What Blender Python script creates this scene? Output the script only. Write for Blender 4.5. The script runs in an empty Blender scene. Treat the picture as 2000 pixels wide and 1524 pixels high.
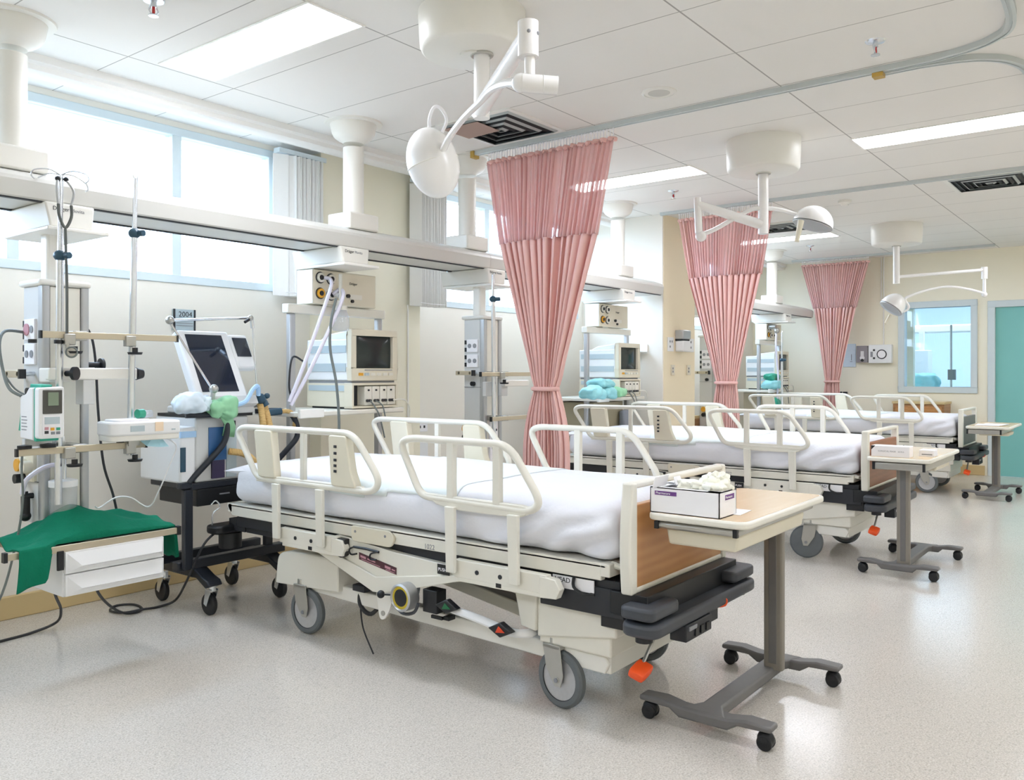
import bpy, bmesh, math, random
from mathutils import Vector, Matrix, noise
random.seed(7)
SC = bpy.context.scene
COL = SC.collection
R = math.radians

# ------------------------------------------------------------------ camera
cam_d = bpy.data.cameras.new('camera'); cam = bpy.data.objects.new('camera', cam_d); COL.objects.link(cam)
cam_d.sensor_width = 36; cam_d.lens = 1650 / 2000 * 36; cam_d.shift_y = -36 / 2000
cam_d.clip_start = 0.05
cam.location = (0, 0, 1.27); cam.rotation_euler = (R(90), 0, R(37.8 - 90))
SC.camera = cam
# ------------------------------------------------------------------ world / exposure
W = bpy.data.worlds.new('daylight'); SC.world = W; W.use_nodes = True
bg = W.node_tree.nodes['Background']; bg.inputs[1].default_value = 6.5
_n = W.node_tree.nodes; _l = W.node_tree.links            # bright overcast sky above, dull ground below the horizon
_tc = _n.new('ShaderNodeTexCoord'); _sp = _n.new('ShaderNodeSeparateXYZ'); _cr = _n.new('ShaderNodeValToRGB')
_mr = _n.new('ShaderNodeMapRange'); _mr.inputs[1].default_value = -1; _mr.inputs[2].default_value = 1
_cr.color_ramp.elements[0].position = .49; _cr.color_ramp.elements[0].color = (.16, .16, .15, 1)
_cr.color_ramp.elements[1].position = .53; _cr.color_ramp.elements[1].color = (.70, .84, 1.02, 1)
_l.new(_tc.outputs['Generated'], _sp.inputs[0]); _l.new(_sp.outputs[2], _mr.inputs[0]); _l.new(_mr.outputs[0], _cr.inputs[0]); _l.new(_cr.outputs[0], bg.inputs[0])
SC.view_settings.view_transform = 'Standard'; SC.view_settings.look = 'None'
SC.view_settings.gamma = 1; SC.view_settings.use_curve_mapping = False
SC.view_settings.exposure = 1.22
SC.cycles.max_bounces = 10; SC.cycles.diffuse_bounces = 6; SC.cycles.transparent_max_bounces = 24
SC.cycles.sample_clamp_indirect = 6
LAMP_POWER = 11.0

CEIL = 2.77
WALL_Y = 4.70
BACK_X = 11.70

# ------------------------------------------------------------------ materials
def lin(h):
    h = h.lstrip('#')
    c = [int(h[i:i+2], 16) / 255 for i in (0, 2, 4)]
    return tuple(x / 12.92 if x <= 0.04045 else ((x + .055) / 1.055) ** 2.4 for x in c) + (1,)
def mat(name, col, rough=.5, metal=0, spec=.5, coat=0, noise_amt=0, nscale=30, bump=0, bscale=200):
    m = bpy.data.materials.new(name); m.use_nodes = True
    nt = m.node_tree; b = nt.nodes['Principled BSDF']
    c = lin(col)
    b.inputs['Base Color'].default_value = c; b.inputs['Roughness'].default_value = rough
    b.inputs['Metallic'].default_value = metal; b.inputs['Specular IOR Level'].default_value = spec
    b.inputs['Coat Weight'].default_value = coat
    tc = nt.nodes.new('ShaderNodeTexCoord')
    if noise_amt:
        n = nt.nodes.new('ShaderNodeTexNoise'); n.inputs['Scale'].default_value = nscale; n.inputs['Detail'].default_value = 4
        nt.links.new(tc.outputs['Object'], n.inputs['Vector'])
        mx = nt.nodes.new('ShaderNodeMix'); mx.data_type = 'RGBA'
        mx.inputs[6].default_value = tuple(x * (1 - noise_amt) for x in c[:3]) + (1,)
        mx.inputs[7].default_value = tuple(min(1, x * (1 + noise_amt)) for x in c[:3]) + (1,)
        nt.links.new(n.outputs['Fac'], mx.inputs[0]); nt.links.new(mx.outputs[2], b.inputs['Base Color'])
    if bump:
        n2 = nt.nodes.new('ShaderNodeTexNoise'); n2.inputs['Scale'].default_value = bscale
        nt.links.new(tc.outputs['Object'], n2.inputs['Vector'])
        bp = nt.nodes.new('ShaderNodeBump'); bp.inputs['Strength'].default_value = bump; bp.inputs['Distance'].default_value = .01
        nt.links.new(n2.outputs['Fac'], bp.inputs['Height']); nt.links.new(bp.outputs['Normal'], b.inputs['Normal'])
    return m
def emat(name, col, s):
    m = bpy.data.materials.new(name); m.use_nodes = True; nt = m.node_tree; nt.nodes.clear()
    e = nt.nodes.new('ShaderNodeEmission'); e.inputs[0].default_value = lin(col); e.inputs[1].default_value = s
    o = nt.nodes.new('ShaderNodeOutputMaterial'); nt.links.new(e.outputs[0], o.inputs[0]); return m
def clear_mat(name, tint='#ffffff', gl=.06, rough=.02, body=0, bodycol='#ffffff'):
    m = bpy.data.materials.new(name); m.use_nodes = True; nt = m.node_tree; nt.nodes.clear()
    t = nt.nodes.new('ShaderNodeBsdfTransparent'); t.inputs[0].default_value = lin(tint)
    g = nt.nodes.new('ShaderNodeBsdfGlossy'); g.inputs['Roughness'].default_value = rough
    mx = nt.nodes.new('ShaderNodeMixShader'); mx.inputs[0].default_value = gl
    nt.links.new(t.outputs[0], mx.inputs[1]); nt.links.new(g.outputs[0], mx.inputs[2]); out = mx
    if body:
        d = nt.nodes.new('ShaderNodeBsdfDiffuse'); d.inputs[0].default_value = lin(bodycol)
        m2 = nt.nodes.new('ShaderNodeMixShader'); m2.inputs[0].default_value = body
        nt.links.new(mx.outputs[0], m2.inputs[1]); nt.links.new(d.outputs[0], m2.inputs[2]); out = m2
    o = nt.nodes.new('ShaderNodeOutputMaterial'); nt.links.new(out.outputs[0], o.inputs[0]); return m

K = dict(
    cream=mat('cream_enamel', '#e2dfd4', .35, noise_amt=.04, nscale=8),
    cream2=mat('cream_plastic', '#ddd6c2', .45, noise_amt=.03, nscale=12),
    white=mat('white_enamel', '#eceae4', .3),
    lampwhite=mat('lamp_white', '#eceae8', .22),
    offwhite=mat('off_white_paint', '#e6e4dd', .4),
    beam=mat('beam_paint', '#d3d2cd', .4),
    wall=mat('wall_paint', '#eae5db', .6, bump=.04, bscale=300),
    wallback=mat('back_wall_paint', '#eee8d4', .6, bump=.04, bscale=300),
    pillar=mat('pillar_paint', '#ecdfc2', .6, bump=.04, bscale=300),
    trimw=mat('cornice_paint', '#edeae6', .5),
    sheet=mat('white_sheet', '#e4e5ec', .8, spec=.2, bump=.15, bscale=45),
    draw=mat('pale_draw_sheet', '#e6eef0', .8, spec=.2, bump=.15, bscale=45),
    wood=None, tablewood=None,
    bumper=mat('grey_rubber_bumper', '#3e4147', .5, noise_amt=.1),
    black=mat('black_plastic', '#15161a', .45, noise_amt=.1),
    darkframe=mat('dark_frame_steel', '#23252b', .5, noise_amt=.1),
    ventframe=mat('blue_black_frame', '#22262e', .4),
    tyre=mat('grey_tyre', '#64696c', .6, noise_amt=.08),
    disc=mat('grey_wheel_disc', '#babbbe', .35, metal=.4, noise_amt=.1, nscale=60),
    chrome=mat('chrome', '#dde2e8', .25, metal=.9),
    steel=mat('brushed_steel', '#b4b3ae', .35, metal=.85, noise_amt=.05),
    alu=mat('satin_aluminium', '#b9bbbd', .4, metal=.7),
    railbar=mat('rail_bar_steel', '#c4b9a2', .4, metal=.5),
    tgrey=mat('table_grey_paint', '#6c6a69', .5, noise_amt=.06),
    tcol=mat('table_column_grey', '#857f76', .45),
    orange=mat('orange_pedal', '#e8521c', .4),
    green=mat('green_pedal', '#12633a', .4), red=mat('red_pedal', '#d6431f', .4),
    yellow=mat('yellow_dial', '#c9b22a', .4), amber=mat('amber_knob', '#e0a32c', .4),
    maroon=mat('maroon_badge', '#4e2a33', .5), purple=mat('purple_print', '#6d3f86', .6),
    ink=mat('dark_ink', '#2b2c30', .6), greyink=mat('grey_ink', '#8d8f94', .6), pinkink=mat('pink_print', '#c4909a', .6),
    paper=mat('white_card', '#f1f0f3', .7), glove=mat('latex_glove', '#efeee0', .6),
    scrub=mat('green_surgical_cloth', '#117055', .9, spec=.15, noise_amt=.12, nscale=14, bump=.3, bscale=60),
    teal=mat('teal_door_paint', '#7dbdb8', .45, noise_amt=.03, nscale=5),
    frameblue=mat('grey_blue_frame', '#ccd6d9', .45), winframe=mat('window_frame_aluminium', '#d3dfe5', .45),
    tan=mat('tan_vinyl', '#cdb585', .5), pumpteal=mat('pump_teal', '#2fa58c', .4),
    screen=mat('dark_screen', '#1b2233', .12, coat=.5), crt=mat('crt_glass', '#2a3231', .12, spec=.4), lcd=mat('lcd_glass', '#7e8c78', .25), lcdark=mat('lcd_surround', '#4a4844', .3),
    hose=mat('tan_corrugated_hose', '#cfae72', .5), cable=mat('black_cable', '#26272a', .5), cableg=mat('grey_cable', '#6f7674', .5), tube=mat('milky_tube', '#d9d6e4', .35),
    bluegrey=mat('blue_grey_stripe', '#b4c2c8', .5), bluestrip=mat('blue_panel', '#38659a', .35), ventbody=mat('ventilator_grey', '#cfd0cf', .45), ventwhite=mat('ventilator_white', '#e8e9ea', .4),
    bagteal=mat('teal_wrap', '#8cc8cc', .55, noise_amt=.1, nscale=20), bagblue=mat('pale_blue_bag', '#d5e3ee', .35, noise_amt=.05), baggreen=mat('pale_green_bag', '#90c89c', .45, noise_amt=.08), maskblue=mat('mask_blue', '#b5e2f2', .6), tubblue=mat('blue_tube', '#a9cdf0', .35),
    greenlid=mat('green_cap', '#2a9b7e', .35),
    vane=mat('blind_vane', '#efedea', .7), railblue=mat('curtain_rail_aluminium', '#c6cccc', .4, metal=.2), clip=mat('brass_stop', '#c2a154', .4, metal=.5),
    diffd=mat('dark_vent', '#1d2226', .6), diffl=mat('vent_louvre', '#aeb4b4', .5), diffb=mat('vent_filter', '#a68f84', .8),
    cabwood=None, redglass=mat('sprinkler_bulb', '#c03030', .2),
    roomblue=mat('next_room_wall', '#dcebf2', .6), beigebag=mat('taupe_panel', '#a29a82', .6), greybag=mat('grey_bag', '#868c96', .7),
    glass=clear_mat('window_glass', '#f4faff', .05), jar=clear_mat('clear_jar', '#f2f4f8', .12, .1, .15, '#e8ecf2'),
)
def wood_mat(name, a, b, scale=3.0, rough=.35):
    m = bpy.data.materials.new(name); m.use_nodes = True; nt = m.node_tree; bs = nt.nodes['Principled BSDF']
    tc = nt.nodes.new('ShaderNodeTexCoord'); mp = nt.nodes.new('ShaderNodeMapping'); mp.inputs['Scale'].default_value = (1.2, 9, 6)
    n = nt.nodes.new('ShaderNodeTexNoise'); n.inputs['Scale'].default_value = scale; n.inputs['Detail'].default_value = 5; n.inputs['Distortion'].default_value = 1.2
    w = nt.nodes.new('ShaderNodeTexWave'); w.wave_type = 'BANDS'; w.bands_direction = 'Z'; w.inputs['Scale'].default_value = 1.3; w.inputs['Distortion'].default_value = 6; w.inputs['Detail'].default_value = 2
    mx = nt.nodes.new('ShaderNodeMix'); mx.data_type = 'RGBA'; mx.inputs[6].default_value = lin(a); mx.inputs[7].default_value = lin(b)
    ad = nt.nodes.new('ShaderNodeMath'); ad.operation = 'MULTIPLY_ADD'; ad.inputs[1].default_value = .45
    nt.links.new(tc.outputs['Object'], mp.inputs[0]); nt.links.new(mp.outputs[0], n.inputs['Vector']); nt.links.new(mp.outputs[0], w.inputs['Vector'])
    nt.links.new(w.outputs['Fac'], ad.inputs[0]); nt.links.new(n.outputs['Fac'], ad.inputs[2]); nt.links.new(ad.outputs[0], mx.inputs[0])
    nt.links.new(mx.outputs[2], bs.inputs['Base Color']); bs.inputs['Roughness'].default_value = rough
    return m
K['wood'] = wood_mat('oak_laminate', '#cb9760', '#b47d48', 2.0)
K['tablewood'] = wood_mat('pale_oak_laminate', '#e4cdab', '#dac09b', 2.0, .26)
K['cabwood'] = wood_mat('brown_cabinet_wood', '#b08254', '#93683e', 2.0)
K['darkwood'] = wood_mat('red_brown_laminate', '#a0623e', '#8b5230', 2.0)

def floor_mat():
    m = bpy.data.materials.new('speckled_vinyl'); m.use_nodes = True; nt = m.node_tree; b = nt.nodes['Principled BSDF']
    tc = nt.nodes.new('ShaderNodeTexCoord')
    n1 = nt.nodes.new('ShaderNodeTexNoise'); n1.inputs['Scale'].default_value = 170; n1.inputs['Detail'].default_value = 3; n1.inputs['Roughness'].default_value = .7
    n2 = nt.nodes.new('ShaderNodeTexVoronoi'); n2.inputs['Scale'].default_value = 140
    n3 = nt.nodes.new('ShaderNodeTexNoise'); n3.inputs['Scale'].default_value = .9; n3.inputs['Detail'].default_value = 3
    for n in (n1, n2, n3): nt.links.new(tc.outputs['Object'], n.inputs['Vector'])
    cr = nt.nodes.new('ShaderNodeValToRGB'); e = cr.color_ramp.elements
    e[0].position = .33; e[0].color = lin('#b6aea4'); e[1].position = .66; e[1].color = lin('#dfdad3')
    e2 = e.new(.48); e2.color = lin('#cec7bd')
    nt.links.new(n1.outputs['Fac'], cr.inputs[0])
    mx = nt.nodes.new('ShaderNodeMix'); mx.data_type = 'RGBA'; mx.blend_type = 'MULTIPLY'; mx.inputs[0].default_value = .22
    nt.links.new(cr.outputs[0], mx.inputs[6]); nt.links.new(n2.outputs['Color'], mx.inputs[7])
    hs = nt.nodes.new('ShaderNodeHueSaturation'); hs.inputs['Saturation'].default_value = .0
    nt.links.new(n2.outputs['Color'], hs.inputs['Color']); nt.links.new(hs.outputs[0], mx.inputs[7])
    nt.links.new(mx.outputs[2], b.inputs['Base Color'])
    mr = nt.nodes.new('ShaderNodeMapRange'); mr.inputs[1].default_value = .3; mr.inputs[2].default_value = .7; mr.inputs[3].default_value = .13; mr.inputs[4].default_value = .22
    nt.links.new(n3.outputs['Fac'], mr.inputs[0]); nt.links.new(mr.outputs[0], b.inputs['Roughness'])
    b.inputs['Specular IOR Level'].default_value = .6
    return m
def ceil_mat():
    m = bpy.data.materials.new('ceiling_tiles'); m.use_nodes = True; nt = m.node_tree; b = nt.nodes['Principled BSDF']
    g = nt.nodes.new('ShaderNodeNewGeometry'); sp = nt.nodes.new('ShaderNodeSeparateXYZ'); nt.links.new(g.outputs['Position'], sp.inputs[0])
    def line(out, off, step, w):
        a = nt.nodes.new('ShaderNodeMath'); a.operation = 'SUBTRACT'; a.inputs[1].default_value = off; nt.links.new(out, a.inputs[0])
        f = nt.nodes.new('ShaderNodeMath'); f.operation = 'PINGPONG'; f.inputs[1].default_value = step / 2; nt.links.new(a.outputs[0], f.inputs[0])
        c = nt.nodes.new('ShaderNodeMath'); c.operation = 'LESS_THAN'; c.inputs[1].default_value = w; nt.links.new(f.outputs[0], c.inputs[0]); return c.outputs[0]
    lx = line(sp.outputs[0], 4.362, .576, .0028); ly = line(sp.outputs[1], 1.605, 1.152, .004)
    mx = nt.nodes.new('ShaderNodeMath'); mx.operation = 'MAXIMUM'; nt.links.new(lx, mx.inputs[0]); nt.links.new(ly, mx.inputs[1])
    n = nt.nodes.new('ShaderNodeTexNoise'); n.inputs['Scale'].default_value = 1.1; nt.links.new(g.outputs['Position'], n.inputs['Vector'])
    base = nt.nodes.new('ShaderNodeMix'); base.data_type = 'RGBA'; base.inputs[6].default_value = lin('#e4e1dc'); base.inputs[7].default_value = lin('#ebe9e5'); nt.links.new(n.outputs['Fac'], base.inputs[0])
    mc = nt.nodes.new('ShaderNodeMix'); mc.data_type = 'RGBA'; mc.inputs[7].default_value = lin('#a8a5a0')
    nt.links.new(base.outputs[2], mc.inputs[6]); nt.links.new(mx.outputs[0], mc.inputs[0]); nt.links.new(mc.outputs[2], b.inputs['Base Color'])
    b.inputs['Roughness'].default_value = .8
    return m
K['floor'] = floor_mat(); K['ceil'] = ceil_mat()
def curtain_mats():
    def fab(name, a, b, alpha):
        m = bpy.data.materials.new(name); m.use_nodes = True; nt = m.node_tree; bs = nt.nodes['Principled BSDF']
        tc = nt.nodes.new('ShaderNodeTexCoord'); n = nt.nodes.new('ShaderNodeTexNoise'); n.inputs['Scale'].default_value = 9; n.inputs['Detail'].default_value = 4
        mp = nt.nodes.new('ShaderNodeMapping'); mp.inputs['Scale'].default_value = (4, 4, .3)
        nt.links.new(tc.outputs['Object'], mp.inputs[0]); nt.links.new(mp.outputs[0], n.inputs['Vector'])
        mx = nt.nodes.new('ShaderNodeMix'); mx.data_type = 'RGBA'; mx.inputs[6].default_value = lin(a); mx.inputs[7].default_value = lin(b)
        nt.links.new(n.outputs['Fac'], mx.inputs[0]); nt.links.new(mx.outputs[2], bs.inputs['Base Color'])
        bs.inputs['Roughness'].default_value = .75; bs.inputs['Specular IOR Level'].default_value = .2
        tl = nt.nodes.new('ShaderNodeBsdfTranslucent'); nt.links.new(mx.outputs[2], tl.inputs[0])
        ms = nt.nodes.new('ShaderNodeMixShader'); ms.inputs[0].default_value = .2
        nt.links.new(bs.outputs[0], ms.inputs[1]); nt.links.new(tl.outputs[0], ms.inputs[2]); out = ms
        if alpha < 1:
            t = nt.nodes.new('ShaderNodeBsdfTransparent'); m2 = nt.nodes.new('ShaderNodeMixShader'); m2.inputs[0].default_value = alpha
            nt.links.new(t.outputs[0], m2.inputs[1]); nt.links.new(out.outputs[0], m2.inputs[2]); out = m2
        nt.links.new(out.outputs[0], nt.nodes['Material Output'].inputs[0]); return m
    K['curtain'] = fab('pink_curtain_cloth', '#f9d3cd', '#f5c9c2', 1)
    K['net'] = fab('pink_curtain_net', '#f8d6d3', '#f2c8c4', .56)
curtain_mats()

# ------------------------------------------------------------------ mesh helpers
BASE = {}
class M:
    def __init__(s): s.v = []; s.f = []
    def add(s, vs, fs):
        o = len(s.v); s.v += [Vector(v) for v in vs]; s.f += [tuple(i + o for i in f) for f in fs]; return s
    def box(s, a, b):
        (x0, y0, z0), (x1, y1, z1) = [tuple(map(min, a, b)), tuple(map(max, a, b))]
        return s.add([(x0, y0, z0), (x1, y0, z0), (x1, y1, z0), (x0, y1, z0), (x0, y0, z1), (x1, y0, z1), (x1, y1, z1), (x0, y1, z1)],
                     [(3, 2, 1, 0), (4, 5, 6, 7), (0, 1, 5, 4), (1, 2, 6, 5), (2, 3, 7, 6), (3, 0, 4, 7)])
    def obox(s, c, size, ax=0, ay=0, az=0):
        m = Matrix.Translation(c) @ Matrix.Rotation(az, 4, 'Z') @ Matrix.Rotation(ay, 4, 'Y') @ Matrix.Rotation(ax, 4, 'X')
        h = [x / 2 for x in size]; k = M().box([-x for x in h], h)
        return s.add([m @ v for v in k.v], k.f)
    def cyl(s, p, q, r, r2=None, n=16):
        p, q = Vector(p), Vector(q); r2 = r if r2 is None else r2
        d = (q - p).normalized(); u = d.orthogonal().normalized(); w = d.cross(u)
        vs = []
        for c, rr in ((p, r), (q, r2)):
            for i in range(n):
                a = 2 * math.pi * i / n; vs.append(c + (u * math.cos(a) + w * math.sin(a)) * rr)
        fs = [(i, (i + 1) % n, n + (i + 1) % n, n + i) for i in range(n)] + [tuple(range(n - 1, -1, -1)), tuple(range(n, 2 * n))]
        return s.add(vs, fs)
    def tube(s, pts, r, n=8, closed=False, smooth=0, flat=1.0):
        pts = [Vector(p) for p in pts]
        if smooth: pts = crom(pts, smooth, closed)
        m = len(pts); vs = []; u = None
        for i, p in enumerate(pts):
            if closed: t = pts[(i + 1) % m] - pts[i - 1]
            else: t = pts[min(i + 1, m - 1)] - pts[max(i - 1, 0)]
            t = t.normalized()
            if u is None: u = t.orthogonal().normalized()
            u = (u - t * u.dot(t)); u = u.normalized() if u.length > 1e-6 else t.orthogonal().normalized()
            w = t.cross(u); rr = r[i * len(r) // m] if isinstance(r, (list, tuple)) else r
            for k in range(n):
                a = 2 * math.pi * k / n; vs.append(p + (u * math.cos(a) + w * math.sin(a) * flat) * rr)
        fs = []
        for i in range(m if closed else m - 1):
            j = (i + 1) % m
            for k in range(n): fs.append((i * n + k, i * n + (k + 1) % n, j * n + (k + 1) % n, j * n + k))
        if not closed: fs += [tuple(range(n - 1, -1, -1)), tuple(range((m - 1) * n, m * n))]
        return s.add(vs, fs)
    def lathe(s, prof, c=(0, 0, 0), axis=(0, 0, 1), n=32, sy=1.0):
        ax = Vector(axis).normalized(); q = Vector((0, 0, 1)).rotation_difference(ax).to_matrix(); c = Vector(c)
        vs = []; m = len(prof)
        for r, z in prof:
            for k in range(n):
                a = 2 * math.pi * k / n; vs.append(c + q @ Vector((r * math.cos(a), r * math.sin(a) * sy, z)))
        fs = [(i * n + k, i * n + (k + 1) % n, (i + 1) * n + (k + 1) % n, (i + 1) * n + k) for i in range(m - 1) for k in range(n)]
        if prof[0][0] > 1e-6: fs.append(tuple(range(n - 1, -1, -1)))
        if prof[-1][0] > 1e-6: fs.append(tuple(range((m - 1) * n, m * n)))
        return s.add(vs, fs)
    def prism(s, pts, plane, a, b):
        n = len(pts)
        def P(p, d): return {'xz': (p[0], d, p[1]), 'yz': (d, p[0], p[1]), 'xy': (p[0], p[1], d)}[plane]
        vs = [P(p, a) for p in pts] + [P(p, b) for p in pts]
        return s.add(vs, [tuple(range(n)), tuple(range(2 * n - 1, n - 1, -1))] + [(i, n + i, n + (i + 1) % n, (i + 1) % n) for i in range(n)])
    def rb(s, a, b, r, res=(8, 8, 8), fn=None):
        a, b = Vector(a), Vector(b); idx = {}; vs = []; fs = []
        def vid(i, j, k):
            key = (i, j, k)
            if key not in idx:
                p = Vector((a.x + (b.x - a.x) * i / res[0], a.y + (b.y - a.y) * j / res[1], a.z + (b.z - a.z) * k / res[2]))
                rr = min(r, min(b - a) / 2)
                c = Vector([min(max(p[t], a[t] + rr), b[t] - rr) for t in range(3)])
                d = p - c
                if d.length > 1e-9: p = c + d.normalized() * rr
                if fn: p = fn(p)
                idx[key] = len(vs); vs.append(p)
            return idx[key]
        for ax in range(3):
            o = [t for t in range(3) if t != ax]
            for side in (0, res[ax]):
                for i in range(res[o[0]]):
                    for j in range(res[o[1]]):
                        q = []
                        for di, dj in ((0, 0), (1, 0), (1, 1), (0, 1)):
                            k = [0, 0, 0]; k[ax] = side; k[o[0]] = i + di; k[o[1]] = j + dj; q.append(vid(*k))
                        flip = (side == 0) ^ (ax == 1)
                        fs.append(tuple(reversed(q)) if flip else tuple(q))
        return s.add(vs, fs)
    def sph(s, c, r, sc=(1, 1, 1), n=20, m=12, rot=None):
        c = Vector(c); vs = []; fs = []
        for i in range(m + 1):
            t = math.pi * i / m
            for k in range(n):
                a = 2 * math.pi * k / n
                v = Vector((math.sin(t) * math.cos(a) * sc[0], math.sin(t) * math.sin(a) * sc[1], math.cos(t) * sc[2])) * r
                vs.append(c + (rot @ v if rot else v))
        for i in range(m):
            for k in range(n): fs.append((i * n + k, (i + 1) * n + k, (i + 1) * n + (k + 1) % n, i * n + (k + 1) % n))
        return s.add(vs, fs)
    def torus(s, c, Rr, r, axis=(0, 0, 1), n=32, m=10, sy=1):
        ax = Vector(axis).normalized(); q = Vector((0, 0, 1)).rotation_difference(ax).to_matrix(); c = Vector(c)
        pts = [c + q @ Vector((Rr * math.cos(2 * math.pi * i / n), Rr * math.sin(2 * math.pi * i / n) * sy, 0)) for i in range(n)]
        return s.tube(pts, r, m, True)
    def xf(s, mtx): s.v = [mtx @ v for v in s.v]; return s
    def obj(s, name, m, parent=None, bevel=0, label=None, seg=2, ang=.6):
        base = BASE[parent.name] if parent else Vector((0, 0, 0))
        me = bpy.data.meshes.new(name); me.from_pydata([v - base for v in s.v], [], s.f); me.update()
        bm = bmesh.new(); bm.from_mesh(me); bmesh.ops.remove_doubles(bm, verts=bm.verts, dist=1e-6); bmesh.ops.recalc_face_normals(bm, faces=bm.faces); bm.to_mesh(me); bm.free()
        mm = m if isinstance(m, bpy.types.Material) else K[m]
        me.materials.append(mm)
        me.polygons.foreach_set('use_smooth', [True] * len(me.polygons)); me.set_sharp_from_angle(angle=ang)
        o = bpy.data.objects.new(name, me); COL.objects.link(o)
        if parent: o.parent = parent
        BASE[o.name] = base
        if bevel:
            bv = o.modifiers.new('bevel', 'BEVEL'); bv.width = bevel; bv.segments = seg; bv.limit_method = 'ANGLE'; bv.angle_limit = R(50); bv.harden_normals = False
        if label: o['label'] = label
        return o
def crom(p, k, closed=False):
    n = len(p); out = []
    for i in range(n if closed else n - 1):
        p0 = p[i - 1] if (closed or i > 0) else p[0]; p1 = p[i]; p2 = p[(i + 1) % n]
        p3 = p[(i + 2) % n] if (closed or i + 2 < n) else p[-1]
        for j in range(k):
            t = j / k
            out.append(.5 * ((2 * p1) + (p2 - p0) * t + (2 * p0 - 5 * p1 + 4 * p2 - p3) * t * t + (3 * p1 - p0 - 3 * p2 + p3) * t ** 3))
    if not closed: out.append(p[-1])
    return out
def fillet(pts, rad, k=5):
    """round the corners of a closed 2-D polygon"""
    out = []; n = len(pts)
    for i in range(n):
        p0, p1, p2 = Vector(pts[i - 1]), Vector(pts[i]), Vector(pts[(i + 1) % n])
        r = rad[i] if isinstance(rad, (list, tuple)) else rad
        a = (p0 - p1); b = (p2 - p1); la = min(r, a.length * .48); lb = min(r, b.length * .48)
        A = p1 + a.normalized() * la; B = p1 + b.normalized() * lb
        for j in range(k + 1):
            t = j / k; out.append(tuple(A * (1 - t) ** 2 + p1 * 2 * t * (1 - t) + B * t * t))
    return out
def multi(name, parts, m, parent=None, **kw):
    """pieces that lie apart: each one an object of its own"""
    return [p.obj(name, m, parent, **kw) for p in parts][0]
def thing(name, label, cat, loc, group=None):
    o = bpy.data.objects.new(name, None); COL.objects.link(o); o.location = loc; o.empty_display_size = .1
    BASE[o.name] = Vector(loc); o['label'] = label; o['category'] = cat
    if group: o['group'] = group
    return o
def tag(o, label, cat, group=None):
    o['label'] = label; o['category'] = cat
    if group: o['group'] = group
    return o
def struct(o): o['kind'] = 'structure'; return o
def dup(root, d, label, group=None):
    def rec(o, par):
        c = o.copy(); COL.objects.link(c)
        BASE[c.name] = BASE[o.name].copy()
        if par: c.parent = par
        for ch in o.children: rec(ch, c)
        return c
    r = rec(root, None); r.location = Vector(root.location) + Vector(d); r['label'] = label
    if group: r['group'] = group
    return r
def text(name, s, size, loc, xd, up, m, parent, depth=.0005, align='LEFT'):
    cu = bpy.data.curves.new(name, 'FONT'); cu.body = s; cu.size = size; cu.extrude = depth; cu.align_x = align; cu.resolution_u = 3
    t = bpy.data.objects.new(name + '_tmp', cu); COL.objects.link(t)
    dg = bpy.context.evaluated_depsgraph_get(); me = bpy.data.meshes.new_from_object(t.evaluated_get(dg))
    bpy.data.objects.remove(t); me.name = name
    x = Vector(xd).normalized(); u = Vector(up).normalized(); z = x.cross(u)
    mt = Matrix((x, u, z)).transposed().to_4x4(); mt.translation = Vector(loc) - (BASE[parent.name] if parent else Vector())
    me.transform(mt); me.materials.clear(); me.materials.append(K[m])
    o = bpy.data.objects.new(name, me); COL.objects.link(o)
    if parent: o.parent = parent; BASE[o.name] = BASE[parent.name]
    return o
# ------------------------------------------------------------------ large structure
RX0, RY0 = -3.5, -3.0
struct(M().box((RX0, RY0, -.06), (BACK_X + .15, WALL_Y + .15, 0)).obj('floor', 'floor'))
struct(M().box((RX0, RY0, CEIL), (BACK_X, WALL_Y + .15, CEIL + .1)).obj('ceiling', 'ceil'))
WINS = [(-.6, 3.48, (.95, 1.863, 2.774)), (4.98, 7.14, (5.70, 6.42)), (8.2, 10.9, (9.1, 10.0))]
ZS, ZT = 1.80, 2.735
wl = M().box((RX0, WALL_Y, 0), (BACK_X, WALL_Y + .15, ZS)).box((RX0, WALL_Y, ZT), (BACK_X, WALL_Y + .15, CEIL))
xs = [RX0] + [x for w in WINS for x in w[:2]] + [BACK_X]
for i in range(0, len(xs), 2): wl.box((xs[i], WALL_Y, ZS), (xs[i + 1], WALL_Y + .15, ZT))
struct(wl.obj('wall_left', 'wall'))
struct(M().box((3.77, 4.58, 0), (4.74, WALL_Y, CEIL)).obj('wall_pilaster', 'wallback'))
struct(M().box((7.245, 3.79, 0), (7.91, WALL_Y, CEIL)).obj('wall_pillar', 'pillar'))
struct(M().box((7.23, 3.795, 0), (7.245, WALL_Y, CEIL)).obj('wall_pillar_lit', 'wall'))  # thin skin in paler wall paint stands in for window light on pillar's side
DY0, DY1, DZ = .70, 1.70, 2.10          # door opening
WY0, WY1, WZ0, WZ1 = 1.86, 2.73, 1.02, 2.14  # inner window
wb = M().box((BACK_X, RY0, 0), (BACK_X + .12, DY0, CEIL)).box((BACK_X, DY0, DZ), (BACK_X + .12, DY1, CEIL)).box((BACK_X, DY1, 0), (BACK_X + .12, WY0, CEIL))
wb.box((BACK_X, WY0, 0), (BACK_X + .12, WY1, WZ0)).box((BACK_X, WY0, WZ1), (BACK_X + .12, WY1, CEIL)).box((BACK_X, WY1, 0), (BACK_X + .12, WALL_Y, CEIL))
struct(wb.obj('wall_back', 'wallback'))
struct(M().box((RX0, RY0 - .12, 0), (BACK_X, RY0, CEIL)).obj('wall_right', 'wallback'))
struct(M().box((RX0 - .12, RY0, 0), (RX0, WALL_Y, CEIL)).obj('wall_front', 'wallback'))
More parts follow.
